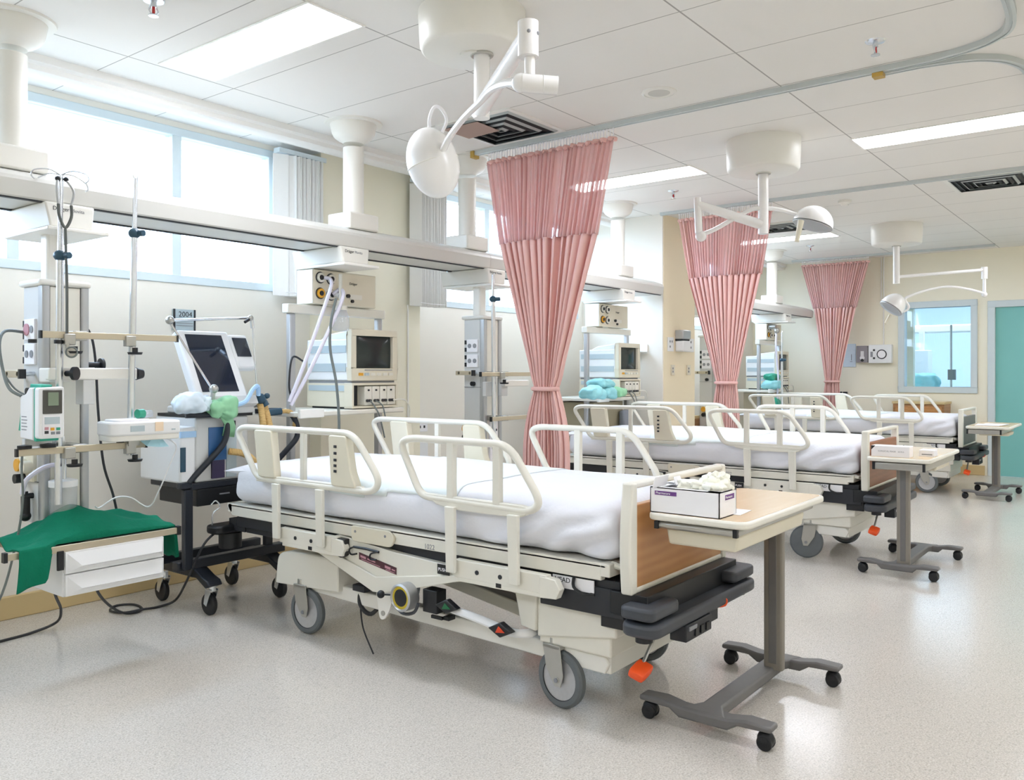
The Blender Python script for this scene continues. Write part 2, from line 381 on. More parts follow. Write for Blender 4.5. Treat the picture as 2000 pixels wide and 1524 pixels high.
# cornice / blind pelmet in two steps
def cornice(x0, x1, nm):
    struct(M().prism([(4.21, CEIL), (4.21, 2.735), (4.235, 2.725), (4.235, 2.70), (4.25, 2.69), (4.33, 2.69), (4.33, CEIL)], 'yz', x0, x1).obj(nm, 'trimw'))
cornice(RX0, 7.23, 'trim_1'); cornice(7.91, BACK_X, 'trim_2')
struct(M().box((RX0, 4.68, 0), (7.23, WALL_Y, .12)).obj('baseboard_left', 'tan', bevel=.006))
struct(M().box((7.91, 4.68, 0), (BACK_X, WALL_Y, .12)).obj('baseboard_rear', 'tan', bevel=.006))
struct(M().box((BACK_X - .02, DY1 + .06, 0), (BACK_X, WALL_Y, .12)).obj('baseboard_back', 'tan', bevel=.006))
struct(M().box((7.21, 3.77, 0), (7.93, 3.79, .12)).obj('baseboard_pillar', 'tan', bevel=.006))
# outer windows
for n, (a, b, mul) in enumerate(WINS):
    fr = M(); w = .05
    fr.box((a, WALL_Y - .01, ZS), (b, WALL_Y + .08, ZS + w)).box((a, WALL_Y - .01, ZT - w), (b, WALL_Y + .08, ZT))
    fr.box((a, WALL_Y - .005, ZS), (a + w, WALL_Y + .08, ZT)).box((b - w, WALL_Y - .005, ZS), (b, WALL_Y + .08, ZT))
    for x in mul: fr.box((x - .03, WALL_Y - .005, ZS), (x + .03, WALL_Y + .08, ZT))
    fo = struct(fr.obj('window_%d' % (n + 1), 'winframe', bevel=.004))
    ed = [a + w] + [v for x in mul for v in (x - .03, x + .03)] + [b - w]
    for i in range(0, len(ed), 2):
        M().box((ed[i], WALL_Y + .03, ZS + w), (ed[i + 1], WALL_Y + .036, ZT - w)).obj('pane', 'glass', fo)
    pl = bpy.data.lights.new('window_light', 'AREA'); pl.shape = 'RECTANGLE'; pl.size = b - a; pl.size_y = ZT - ZS
    po = bpy.data.objects.new('window_light', pl); COL.objects.link(po); po.location = ((a + b) / 2, WALL_Y + .10, (ZS + ZT) / 2); po.rotation_euler = (R(-90), 0, 0)
    pl.cycles.is_portal = True
# window to the next room and its frame
fr = M(); w = .055
fr.box((BACK_X - .02, WY0 - .02, WZ0 - .02), (BACK_X + .13, WY1 + .02, WZ0 + w)).box((BACK_X - .02, WY0 - .02, WZ1 - w), (BACK_X + .13, WY1 + .02, WZ1 + .02))
fr.box((BACK_X - .02, WY0 - .02, WZ0 + w), (BACK_X + .13, WY0 + w, WZ1 - w)).box((BACK_X - .02, WY1 - w, WZ0 + w), (BACK_X + .13, WY1 + .02, WZ1 - w))
wo = struct(fr.obj('window_4', 'frameblue', bevel=.005))
M().box((BACK_X + .05, WY0 + w, WZ0 + w), (BACK_X + .056, WY1 - w, WZ1 - w)).obj('pane', 'glass', wo)
# teal door
d = M().box((BACK_X + .02, DY0 + .05, .005), (BACK_X + .06, DY1 - .05, DZ - .05)).obj('door_1', 'teal', bevel=.003); struct(d)
M().box((BACK_X - .02, DY0 - .02, 0), (BACK_X + .12, DY0 + .05, DZ - .05)).box((BACK_X - .02, DY1 - .05, 0), (BACK_X + .12, DY1 + .03, DZ - .05)).box((BACK_X - .02, DY0 - .02, DZ - .05), (BACK_X + .12, DY1 + .03, DZ + .03)).obj('door_frame', 'frameblue', d, bevel=.004)
# next room seen through the inner window
nr = M(); x0, x1 = BACK_X + .12, 16.2
nr.box((x0, .2, -.06), (x1, 5.0, 0)).box((x0, .2, CEIL), (x1, 5.0, CEIL + .08)).box((x0, .1, 0), (x1, .2, CEIL)).box((x0, 5.0, 0), (x1, 5.1, CEIL)).box((x1, .1, 0), (x1 + .1, 5.1, CEIL))
struct(nr.obj('wall_next_room', 'roomblue'))
struct(M().box((12.2, 2.68, 0), (12.3, 3.4, CEIL)).obj('wall_pier', 'wallback'))

# ------------------------------------------------------------------ ceiling fittings
K['lamp_on'] = emat('lit_diffuser', '#f2f6ff', LAMP_POWER)
K['lamp_on_cool'] = emat('lit_cool_diffuser', '#eaf6ff', LAMP_POWER * .28)
LIGHTS = [((2.346, 3.31), 'long lit ceiling panel nearest the window in the photo\'s upper left'), ((5.79, 1.05), 'lit ceiling panel running out of the photo\'s right edge'),
          ((5.79, 3.30), 'lit ceiling panel half behind the nearest pink curtain'), ((9.43, 3.42), 'lit ceiling panel behind the middle curtain, beyond the dome lamp'),
          ((2.35, .55), None), ((-1.2, 3.265), None), ((-1.2, .9), None), ((2.35, -1.6), None), ((5.79, -1.6), None), ((-1.2, -1.6), None), ((9.43, -1.2), None), ((9.43, .46), None), ((7.52, -.6), None)]  # unlabelled panels are unseen extras; the last pair added to brighten the far end
for (x, y), lb in LIGHTS:
    t = thing('ceiling_light', lb or 'extra ceiling panel out of view, put in to light the room', 'light', (x, y, CEIL), 'recessed ceiling lights' if lb else 'extra ceiling lights out of view')
    a, b = .145, .555
    M().box((x - a - .012, y - b - .012, CEIL - .006), (x + a + .012, y - b, CEIL)).box((x - a - .012, y + b, CEIL - .006), (x + a + .012, y + b + .012, CEIL)) \
       .box((x - a - .012, y - b, CEIL - .006), (x - a, y + b, CEIL)).box((x + a, y - b, CEIL - .006), (x + a + .012, y + b, CEIL)).obj('light_frame', 'white', t)
    M().box((x - a, y - b, CEIL - .004), (x + a, y + b, CEIL - .001)).obj('diffuser', 'lamp_on', t)
t = thing('ceiling_light', 'lit ceiling panel out of view, added to light the next room', 'light', (14.3, 2.6, CEIL))
M().box((13.6, 1.2, CEIL - .004), (15.0, 4.0, CEIL - .001)).obj('diffuser', 'lamp_on_cool', t)  # unseen panel added to brighten the room behind the inner window

for (x, y), lb in zip([(4.038, 1.046), (6.36, 3.24), (10.13, 3.36), (1.807, 3.232)],
                      ['fire sprinkler with red bulb in the ceiling above the right-hand rail bend', 'small fire sprinkler right of the nearest curtain, beside a lit panel',
                       'farthest small fire sprinkler, between the two far curtains', 'fire sprinkler cut by the photo\'s top edge, left']):
    t = thing('fire_sprinkler', lb, 'sprinkler', (x, y, CEIL), 'ceiling fire sprinklers')
    M().lathe([(.045, CEIL), (.04, CEIL - .006), (.018, CEIL - .012)], (x, y, 0)).obj('escutcheon', 'chrome', t)
    M().cyl((x, y, CEIL - .01), (x, y, CEIL - .03), .012).tube([(x - .012, y, CEIL - .025), (x - .02, y, CEIL - .045), (x - .005, y, CEIL - .062)], .004, 6).tube([(x + .012, y, CEIL - .025), (x + .02, y, CEIL - .045), (x + .005, y, CEIL - .062)], .004, 6).obj('yoke', 'chrome', t)
    M().cyl((x, y, CEIL - .03), (x, y, CEIL - .058), .006).obj('glass_bulb', 'redglass', t)
    M().cyl((x, y, CEIL - .062), (x, y, CEIL - .066), .02).obj('deflector', 'chrome', t)
t = thing('ceiling_speaker', 'round white ceiling speaker grille left of the red-bulb sprinkler', 'speaker', (4.065, 2.155, CEIL))
M().lathe([(.095, CEIL), (.093, CEIL - .006), (.08, CEIL - .01), (.078, CEIL - .006)], (4.065, 2.155, 0)).obj('speaker_rim', 'offwhite', t)
M().lathe([(.078, CEIL - .004), (.05, CEIL - .007), (0, CEIL - .009)], (4.065, 2.155, 0)).obj('grille', mat('speaker_grille', '#c9c7c1', .7), t)
t = thing('smoke_detector', 'small white smoke detector on the ceiling right of the dome lamp', 'detector', (7.644, 2.235, CEIL))
M().lathe([(.055, CEIL), (.055, CEIL - .02), (.035, CEIL - .035)], (7.644, 2.235, 0)).obj('detector_base', 'offwhite', t)
M().lathe([(.034, CEIL - .035), (.03, CEIL - .045), (0, CEIL - .048)], (7.644, 2.235, 0)).obj('sensor_cap', 'white', t)

def vent(cx, cy, h, lb, filt=False):
    t = thing('air_vent', lb, 'vent', (cx, cy, CEIL), 'square ceiling air vents')
    M().box((cx - h, cy - h, CEIL - .003), (cx + h, cy + h, CEIL - .001)).obj('dark_throat', 'diffd', t)
    fr = M(); w = .03
    for (a, b) in [((-h - w, -h - w), (h + w, -h)), ((-h - w, h), (h + w, h + w)), ((-h - w, -h), (-h, h)), ((h, -h), (h + w, h))]:
        fr.box((cx + a[0], cy + a[1], CEIL - .008), (cx + b[0], cy + b[1], CEIL))
    fr.obj('vent_frame', 'offwhite', t)
    k = 7
    for i in range(k):
        r0 = h * (1 - i / k); r1 = r0 - h / k * .42; z0 = CEIL - .006 - .001 * i; z1 = z0 - .012
        lo = M()
        vs = [(cx + sx * r0, cy + sy * r0, z0) for sx, sy in ((-1, -1), (1, -1), (1, 1), (-1, 1))] + [(cx + sx * r1, cy + sy * r1, z1) for sx, sy in ((-1, -1), (1, -1), (1, 1), (-1, 1))]
        vs += [(p[0], p[1], p[2] + .003) for p in vs]
        fs = []
        for q in range(4):
            r = (q + 1) % 4; fs += [(q, r, r + 4, q + 4), (q + 8, q + 12, r + 12, r + 8), (q + 4, r + 4, r + 12, q + 12), (q, q + 8, r + 8, r)]
        lo.add(vs, fs).obj('louvre', 'diffl' if i % 2 == 0 else 'diffd', t)
    if filt:
        M().prism([(cx - h, cy + h * .97), (cx - h, cy - h * .1), (cx - h * .12, cy - h * .05), (cx - h * .05, cy + h * .97)], 'xy', CEIL - .03, CEIL - .027).obj('filter_panel', 'diffb', t, label='pinkish brown panel over one quarter of the vent')
vent(4.06, 3.235, .255, 'dark square air vent beside the nearest curtain\'s rail', True)
vent(7.56, 1.10, .26, 'dark square air vent at the photo\'s right edge')
vent(8.62, 3.17, .25, 'dark square air vent behind the dome lamp')

def rail(pts, lb):
    t = thing('curtain_rail', lb, 'curtain rail', pts[0], 'ceiling curtain rails')
    P = crom([Vector(p) for p in pts], 6); vs = []; fs = []; n = len(P)
    prof = [(-.020, 0), (-.020, -.026), (-.006, -.028), (-.006, -.022), (.006, -.022), (.006, -.028), (.020, -.026), (.020, 0)]
    for i, p in enumerate(P):
        tn = (P[min(i + 1, n - 1)] - P[max(i - 1, 0)]).normalized(); s = tn.cross(Vector((0, 0, 1))).normalized()
        for a, b in prof: vs.append(p + s * a + Vector((0, 0, b)))
    k = len(prof)
    for i in range(n - 1):
        for j in range(k): fs.append((i * k + j, i * k + (j + 1) % k, (i + 1) * k + (j + 1) % k, (i + 1) * k + j))
    fs += [tuple(range(k - 1, -1, -1)), tuple(range((n - 1) * k, n * k))]
    M().add(vs, fs).obj('rail_track', 'railblue', t)
    return t
rt = rail([(4.40, 3.72, CEIL), (4.40, 3.0, CEIL), (4.40, 2.0, CEIL), (4.40, 1.05, CEIL), (4.385, .82, CEIL), (4.30, .62, CEIL), (4.10, .52, CEIL), (3.5, .50, CEIL), (2.0, .50, CEIL)], 'nearest ceiling curtain rail bending round towards the camera at the right')
M().box((4.375, 1.10, CEIL - .05), (4.425, 1.15, CEIL - .03)).obj('end_stop', 'clip', rt, label='small brass coloured stop')
M().box((4.37, 3.72, CEIL - .045), (4.43, 3.75, CEIL)).obj('end_stop', 'clip', rt, label='small brass coloured stop')
rail([(4.449, 1.12, CEIL), (4.455, .90, CEIL), (4.52, .70, CEIL), (4.68, .58, CEIL), (4.95, .54, CEIL), (5.8, .54, CEIL), (7.0, .54, CEIL)], 'ceiling curtain rail curving out of the photo at the right edge')
rail([(7.17, 3.78, CEIL), (7.17, 2.5, CEIL), (7.17, 1.5, CEIL), (7.17, .6, CEIL)], 'middle ceiling curtain rail above the second curtain')
rail([(11.32, 4.0, CEIL), (11.32, 3.4, CEIL), (11.32, 2.6, CEIL), (11.32, 1.6, CEIL)], 'farthest ceiling curtain rail close to the back wall')

# ------------------------------------------------------------------ curtains
def curtain(lb, X, top, net, tie, bot, zt, znet, ztie, nf, seed, amp=.035):
    """top/net/tie/bot are (y_left, y_right) pairs at those heights"""
    rnd = random.Random(seed)
    t = thing('bed_curtain', lb, 'curtain', (X, (tie[0] + tie[1]) / 2, bot[2]), 'tied pink bed curtains')
    def lerp(a, b, s): return a + (b - a) * s
    def sm(s): s = max(0, min(1, s)); return s * s * (3 - 2 * s)
    def span(z):
        if z >= znet: s = (zt - z) / (zt - znet); return lerp(top[0], net[0], s), lerp(top[1], net[1], s), lerp(.020, .032, s), .05 * s
        if z >= ztie:
            s = (znet - z) / (znet - ztie); e = s - .05 * sm((s - .82) / .18)
            if s > .9: e = lerp(.9 - .05 * sm(.08 / .18), 1, (s - .9) / .1)
            return lerp(net[0], tie[0], e), lerp(net[1], tie[1], e), lerp(amp, .030, s), lerp(.05, .02, s)
        s = (ztie - z) / (ztie - bot[2]); e = 1 - (1 - min(1, s * 2.4)) ** 2
        return lerp(tie[0], bot[0], e), lerp(tie[1], bot[1], e), lerp(.030, .04, e), .02
    def grid(z0, z1, nz, name, m, par, nf, sharp):
        ph = [rnd.uniform(-.8, .8) for _ in range(nf + 1)]; am = [rnd.uniform(.5, 1.3) for _ in range(nf + 1)]
        N = nf * 12; vs = []; fs = []
        for j in range(nz + 1):
            z = lerp(z0, z1, j / nz); yl, yr, a, bow = span(z)
            for i in range(N + 1):
                s = i / N; q = s * nf; k = int(min(q, nf - 1e-6)); w = lerp(am[k], am[k + 1], q - k); pp = lerp(ph[k], ph[k + 1], q - k)
                c = math.sin(2 * math.pi * (q + .30 * pp)); c = math.copysign(abs(c) ** sharp, c)
                x = X + a * w * c - bow * math.sin(math.pi * s) + .004 * math.sin(23 * s + z * 2)
                y = lerp(yl, yr, s) + abs(yr - yl) / nf * .16 * math.sin(4 * math.pi * q + pp)
                vs.append((x, y, z))
        for j in range(nz):
            for i in range(N): k = j * (N + 1) + i; fs.append((k, k + 1, k + N + 2, k + N + 1))
        o = M().add(vs, fs).obj(name, m, par, ang=3.1)
        sd = o.modifiers.new('thickness', 'SOLIDIFY'); sd.thickness = .002; sd.offset = 0
        return o
    grid(zt, znet, 14, 'curtain_net', 'net', t, nf + 8, .8).__setitem__('label', 'see-through pink net top of the curtain')
    grid(znet + .004, bot[2], 50, 'curtain_cloth', 'curtain', t, nf // 2 + 3, .6).__setitem__('label', 'opaque pale pink cloth of the curtain')
    # gathered heading, tie band and hooks
    hv = [(X + .022 * math.sin(i * 1.9), lerp(top[0], top[1], i / 60), zt + .004 * math.sin(i * 2.3)) for i in range(61)]
    M().tube(hv, .014, 6, smooth=2).obj('heading_tape', 'curtain', t)
    cy = (tie[0] + tie[1]) / 2; rw = abs(tie[0] - tie[1]) / 2 + .004
    M().tube([(X - .018 + .058 * math.cos(q), cy + rw * math.sin(q), ztie) for q in [2 * math.pi * i / 28 for i in range(28)]], .014, 8, True).obj('tie_band', 'curtain', t)
    nh = 44
    for i in range(nh):
        y = lerp(top[0] - .01, top[1] + .01, i / (nh - 1))
        M().tube([(X, y, CEIL - .03), (X, y, zt + .012)], .0035, 5).sph((X, y, CEIL - .036), .008, n=6, m=4).tube([(X, y, zt + .02), (X, y + .006, zt + .006), (X, y + .001, zt - .006)], .003, 5).obj('curtain_hook', 'paper', t)
    return t
curtain('nearest pink bed curtain, tied at the waist behind the front bed', 4.40, (3.62, 2.63), (3.51, 2.75), (3.215, 3.045), (3.31, 2.96, .14), 2.675, 2.11, 1.16, 22, 1)
curtain('middle pink bed curtain, tied, beside the beige pillar', 7.17, (3.60, 2.70), (3.49, 2.80), (3.215, 3.03), (3.26, 3.0, .14), 2.675, 2.125, 1.17, 22, 2)
curtain('farthest pink bed curtain, tied, near the back wall', 11.32, (3.87, 3.01), (3.71, 3.17), (3.555, 3.38), (3.59, 3.36, .14), 2.68, 2.10, 1.14, 20, 3)

# ------------------------------------------------------------------ blinds
def blind(lb, x0, x1, nv, y, flat):
    t = thing('vertical_blind', lb, 'blind', ((x0 + x1) / 2, y, 1.77), 'stacked vertical blinds')
    M().box((x0 - .02, y - .03, 2.705), (x1 + .05, y + .03, 2.735)).obj('head_rail', 'winframe', t)
    for i in range(nv):
        x = x0 + (x1 - x0) * (i + .5) / nv
        M().obox((x, y, 2.235), (.004, .10, .93), az=R((64 if i < flat else 22) + 12 * math.sin(i * 2.1))).obj('vane', 'vane', t)
    M().tube([(x0 + .01, y - .055, 1.79), ((x0 + x1) / 2, y - .058, 1.785), (x1 - .01, y - .055, 1.79)], .003, 5).obj('bead_chain', 'paper', t)
blind('stack of pale vertical blind vanes at the right end of the first window', 3.44, 3.76, 13, 4.60, 3)
blind('stack of pale vertical blind vanes left of the second window, behind the egg-shaped lamp', 4.60, 4.90, 13, 4.50, 0)
# ------------------------------------------------------------------ ceiling examination lamps
def lamp_base(t, x, y, zb, r=.222, rp=.03, ox=0, oy=0, h=.205):
    M().lathe([(r, CEIL), (r, CEIL - .03), (r * .97, CEIL - h + .02), (r * .94, CEIL - h + .006), (r * .90, CEIL - h), (.05, CEIL - h - .006), (.05, CEIL - h - .012)], (x + ox, y + oy, 0), n=64).obj('ceiling_drum', 'offwhite', t)
    M().cyl((x, y, CEIL - h), (x, y, zb), rp, n=24).obj('drop_pole', 'lampwhite', t)
    M().torus((x, y, CEIL - h - .008), rp + .008, .008).obj('pole_collar', 'steel', t)
# front lamp
L = thing('examination_lamp', 'ceiling examination lamp with egg-shaped white head, nearest the camera', 'lamp', (2.72, 2.27, CEIL), 'ceiling examination lamps')
lamp_base(L, 2.72, 2.27, 2.33, .225, .034, -.025, .032, .165)
M().sph((2.735, 2.299, 2.36), .026).tube([(2.735, 2.299, 2.365), (2.126, 1.582, 2.335)], [.034, .03, .026, .024], 16).obj('straight_arm', 'lampwhite', L)
M().cyl((2.122, 1.582, 2.255), (2.122, 1.582, 2.365), .033, n=24).obj('elbow_joint', 'lampwhite', L)
M().sph((2.097, 1.561, 2.325), .006).sph((2.129, 1.551, 2.325), .006).obj('joint_screw', 'greyink', L)
M().cyl((2.128, 1.580, 2.26), (2.128, 1.580, 2.17), .017, n=16).obj('drop_rod', 'lampwhite', L)
M().cyl((2.110, 1.598, 2.175), (2.185, 1.514, 2.168), .029, n=24).sph((2.112, 1.603, 2.176), .03).torus((2.154, 1.548, 2.171), .029, .0015, axis=(.66, -.75, 0)).obj('swivel_joint', 'lampwhite', L)
M().tube([(2.105, 1.605, 2.178), (2.15, 1.70, 2.205), (2.21, 1.801, 2.222), (2.30, 1.92, 2.232), (2.40, 2.09, 2.225), (2.50, 2.25, 2.205), (2.545, 2.33, 2.17)], .018, 12, smooth=5, flat=.7).obj('curved_arm', 'lampwhite', L)
hd = Matrix.Translation((2.565, 2.405, 2.135)) @ Matrix.Rotation(R(37.8), 4, 'Z') @ Matrix.Rotation(R(-17), 4, 'X')
M().sph((0, 0, 0), .108, (.8, 1.0, 1.38), 36, 24).xf(Matrix.Rotation(R(-9), 4, 'Z')).xf(hd).obj('lamp_head', 'lampwhite', L)
M().tube([(.0865 * math.cos(a), .108 * math.sin(a), -.004) for a in [math.pi * 2 * i / 40 for i in range(40)]], .0022, 6, True).xf(hd).obj('head_seam', 'white', L)
M().tube([(2.555, 2.415, 2.27), (2.556, 2.415, 2.32), (2.568, 2.40, 2.365), (2.585, 2.378, 2.36), (2.60, 2.36, 2.31), (2.575, 2.375, 2.24)], .007, 8, smooth=6).obj('lamp_cable', 'paper', L)
# middle lamp
L = thing('examination_lamp', 'ceiling examination lamp with half-dome head and crossed arms, in the middle', 'lamp', (5.34, 2.07, CEIL), 'ceiling examination lamps')
lamp_base(L, 5.34, 2.075, 2.165, .235, .033)
M().sph((5.337, 2.08, 2.22), .028).tube([(5.33, 2.085, 2.225), (5.076, 2.413, 2.355)], [.033, .028, .024], 14).obj('straight_arm', 'lampwhite', L)
M().cyl((5.076, 2.413, 2.40), (5.082, 2.405, 2.17), .024, n=20).obj('elbow_joint', 'lampwhite', L)
M().sph((5.090, 2.394, 2.15), .036).obj('swivel_joint', 'lampwhite', L)
M().tube([(5.09, 2.392, 2.16), (5.14, 2.33, 2.19), (5.20, 2.25, 2.245), (5.26, 2.175, 2.30), (5.31, 2.11, 2.33), (5.40, 2.0, 2.325), (5.48, 1.90, 2.29)], .017, 12, smooth=5, flat=.8).obj('curved_arm', 'lampwhite', L)
hd = Matrix.Translation((5.535, 1.822, 2.232)) @ Matrix.Rotation(R(37.8), 4, 'Z') @ Matrix.Rotation(R(14), 4, 'Y') @ Matrix.Rotation(R(4), 4, 'X')
# local x = away from the camera after the turn; dome axis is z
def dome(t, mtx, r, k):
    n = 14; pr = [(r * math.cos(math.pi / 2 * i / n), r * k * math.sin(math.pi / 2 * i / n)) for i in range(n + 1)]
    M().lathe(pr[:-1] + [(0, r * k)], n=40).xf(mtx).obj('lamp_head', 'lampwhite', t)
    M().lathe([(r * 1.0, -.006), (r * .96, -.012), (r * .7, -.004), (0, -.004)], n=40).xf(mtx).obj('lens_plate', 'alu', t)
hd = Matrix.Translation((5.535, 1.822, 2.225)) @ Matrix.Rotation(R(37.8 - 90), 4, 'Z') @ Matrix.Rotation(R(18), 4, 'Y')
dome(L, hd, .128, .95)
M().cyl((5.40, 1.85, 2.235), (5.372, 1.868, 2.10), .02, .015, n=14).obj('lamp_handle', 'cream2', L)
# far lamp
L = thing('examination_lamp', 'farthest ceiling examination lamp hanging before the back wall, head tilted down', 'lamp', (9.248, 2.19, CEIL), 'ceiling examination lamps')
lamp_base(L, 9.248, 2.191, 2.17, .245, .032)
M().tube([(9.255, 2.18, 2.24), (9.797, 1.482, 2.313)], .016, 10).obj('straight_arm', 'lampwhite', L)
M().cyl((9.80, 1.48, 2.34), (9.80, 1.48, 2.22), .03, n=18).obj('elbow_joint', 'lampwhite', L)
M().cyl((9.80, 1.48, 2.22), (9.80, 1.48, 2.06), .016).sph((9.80, 1.48, 2.06), .028).obj('swivel_joint', 'lampwhite', L)
M().tube([(9.80, 1.478, 2.07), (9.68, 1.63, 2.12), (9.566, 1.781, 2.14), (9.44, 1.94, 2.105), (9.34, 2.07, 2.05), (9.30, 2.12, 2.01), (9.32, 2.09, 1.93), (9.29, 2.13, 1.885), (9.24, 2.19, 1.90)], .012, 10, smooth=5).obj('curved_arm', 'lampwhite', L)
hd = Matrix.Translation((9.212, 2.235, 1.92)) @ Matrix.Rotation(R(37.8 - 90), 4, 'Z') @ Matrix.Rotation(R(38), 4, 'Y')
dome(L, hd, .122, 1.35)
M().cyl((9.20, 2.24, 1.85), (9.165, 2.28, 1.76), .014, .01, n=12).obj('lamp_handle', 'cream2', L)

# ------------------------------------------------------------------ overhead supply beams
BEAM = [(4.10, 1.99), (3.745, 1.99), (3.738, 1.996), (3.728, 2.062), (3.734, 2.078), (3.752, 2.092), (3.83, 2.122), (3.93, 2.132), (4.03, 2.122), (4.10, 2.09)]
def beam(x0, x1, lb, posts):
    t = thing('supply_beam', lb, 'ceiling beam', ((x0 + x1) / 2, 3.9, 1.99), 'overhead supply beams')
    M().prism(BEAM, 'yz', x0, x1).obj('beam_body', 'beam', t, ang=.45)
    M().box((x0 + .01, 3.748, 1.984), (x1 - .01, 3.768, 1.991)).box((x0 + .01, 4.05, 1.984), (x1 - .01, 4.07, 1.991)).obj('track_groove', 'darkframe', t)
    M().prism(BEAM, 'yz', x1, x1 + .012).obj('end_cap', 'beam', t, bevel=.004)
    for x in posts:
        p = M().cyl((x, 3.89, 2.16), (x, 3.89, CEIL - .15), .062, n=28).obj('ceiling_post', 'offwhite', t)
        M().lathe([(.175, CEIL), (.172, CEIL - .010), (.140, CEIL - .012), (.136, CEIL - .03), (.128, CEIL - .065), (.115, CEIL - .088), (.092, CEIL - .105), (.070, CEIL - .115), (.062, CEIL - .125)], (x, 3.89, 0), n=40).obj('trumpet_flange', 'offwhite', p)
        M().box((x - .115, 3.79, 2.115), (x + .115, 3.99, 2.215)).obj('socket_block', 'offwhite', p, bevel=.01)
    return t
beam(-.6, 4.565, 'long cream overhead beam crossing the first window, at the photo\'s left', [.2, 1.535, 3.45])
beam(4.575, 7.12, 'cream overhead beam continuing behind the nearest curtain up to the pillar', [4.50, 6.56])
beam(8.0, 11.36, 'short visible end of cream overhead beam behind the middle curtain', [9.0, 10.30])

# ------------------------------------------------------------------ hanging service columns
def carriage(t, x0, x1, z0=1.865, word=True, y0=3.72):
    c = M().prism([(x0 - .012, 1.988), (x1 + .008, 1.988), (x1, z0 + .018), (x0 + .012, z0 + .018)], 'xz', y0, 4.16).obj('carriage_head', 'offwhite', t, bevel=.008)
    M().box((x0 - .015, y0 - .035, z0), (x1 + .055, 4.12, z0 + .016)).obj('carriage_plate', 'white', c, bevel=.004)
    if word:
        text('printed_word', 'Dräger', .024, (x0 + .02, y0 - .0008, 1.955), (1, 0, 0), (0, 0, 1), 'ink', c)
        text('printed_word', 'Movita', .021, (x0 + .095, y0 - .0008, 1.955), (1, 0, 0), (0, 0, 1), 'greyink', c)
    return c
def column(lb):
    t = thing('service_column', lb, 'service column', (1.70, 3.85, .62), 'hanging service columns')
    carriage(t, 1.61, 1.80)
    M().box((1.655, 3.83, 1.66), (1.725, 3.90, 1.90)).obj('suspension_tube', 'white', t, bevel=.012)
    M().box((1.585, 3.74, 1.635), (1.805, 3.945, 1.662)).obj('column_cap', 'offwhite', t, bevel=.01)
    M().box((1.600, 3.765, .62), (1.79, 3.93, 1.636)).obj('column_body', 'ventbody', t, bevel=.006)
    for x in (1.598, 1.762):
        M().prism(fillet([(x, 3.742), (x + .034, 3.742), (x + .034, 3.79), (x, 3.79)], .012), 'xy', .62, 1.634).obj('corner_extrusion', 'alu', t)
    M().box((1.634, 3.752, .63), (1.760, 3.768, 1.632)).obj('front_panel', 'cream', t, bevel=.003)
    for z in (1.45, 1.345):
        s = M().box((1.590, 3.80, z - .045), (1.602, 3.90, z + .045)).obj('socket_plate', 'paper', t, bevel=.003)
        for y in (3.825, 3.872):
            M().cyl((1.587, y, z), (1.591, y, z), .016, n=14).obj('socket_hole', 'greyink', s)
        for dz in (.026, -.026): M().box((1.594, 3.906, z + dz - .014), (1.601, 3.922, z + dz + .014)).obj('switch', 'black', s)
    for z in (1.16, .80):
        M().box((1.593, 3.775, z), (1.601, 3.925, z + .003)).obj('panel_joint', 'greyink', t)
    M().box((1.53, 3.79, 1.245), (1.548, 3.95, 1.275)).obj('side_rail', 'railbar', t, bevel=.002)
    multi('rail_spacer', [M().cyl((1.53, 3.82, 1.26), (1.60, 3.82, 1.26), .01), M().cyl((1.53, 3.92, 1.26), (1.60, 3.92, 1.26), .01)], 'chrome', t)
    M().box((1.525, 3.785, 1.24), (1.552, 3.80, 1.28)).obj('rail_cap', 'black', t)
    M().cyl((1.60, 3.84, 1.185), (1.575, 3.84, 1.185), .016).obj('gas_outlet', 'black', t)
    return t
def column_lower(t, dx=0, front=True):
    """oxygen and air outlets plus the lower socket strip"""
    g = M().box((1.585 + dx, 3.80, .80), (1.602 + dx, 3.93, .915)).obj('outlet_plate', 'cream2', t, bevel=.004)
    M().cyl((1.560 + dx, 3.885, .87), (1.588 + dx, 3.885, .87), .032, n=24).obj('outlet_collar', 'cream2', g); M().cyl((1.552 + dx, 3.885, .87), (1.562 + dx, 3.885, .87), .027, n=24).obj('outlet_knob', 'amber', g)
    M().cyl((1.550 + dx, 3.825, .865), (1.588 + dx, 3.825, .865), .026, n=20).obj('outlet_body', 'cream2', g)
    M().cyl((1.545 + dx, 3.885, .812), (1.588 + dx, 3.885, .812), .02, n=16).obj('outlet_valve', 'black', g)
    M().cyl((1.57 + dx, 3.835, .74), (1.57 + dx, 3.835, .66), .018).cyl((1.57 + dx, 3.835, .76), (1.57 + dx, 3.835, .64), .010).sph((1.57 + dx, 3.835, .655), .022).cyl((1.57 + dx, 3.835, .74), (1.60 + dx, 3.835, .74), .012).obj('vacuum_regulator', 'black', t)
c1 = column('grey service column hung from the beam at the photo\'s left, loaded with pumps and poles')
c2 = dup(c1, (2.915, 0, 0), 'grey service column between the front two monitors, left of the nearest curtain')
c3 = dup(c1, (6.76, .02, 0), 'pale service column half hidden between the beige pillar and middle curtain')
for c, dx in ((c2, 2.915), (c3, 6.76)):
    BASE[c.name] = Vector(c.location)
    column_lower(c, dx)
    s = M().box((1.655 + dx, 3.735, .61), (1.74 + dx, 3.755, .93)).obj('socket_strip', 'paper', c, bevel=.004)
    for z in (.86, .79, .72, .66):
        multi('socket_hole', [M().cyl((1.683 + dx, 3.730, z), (1.683 + dx, 3.736, z), .009, n=10), M().cyl((1.715 + dx, 3.730, z), (1.715 + dx, 3.736, z), .009, n=10)], 'ink', s)
column_lower(c1)

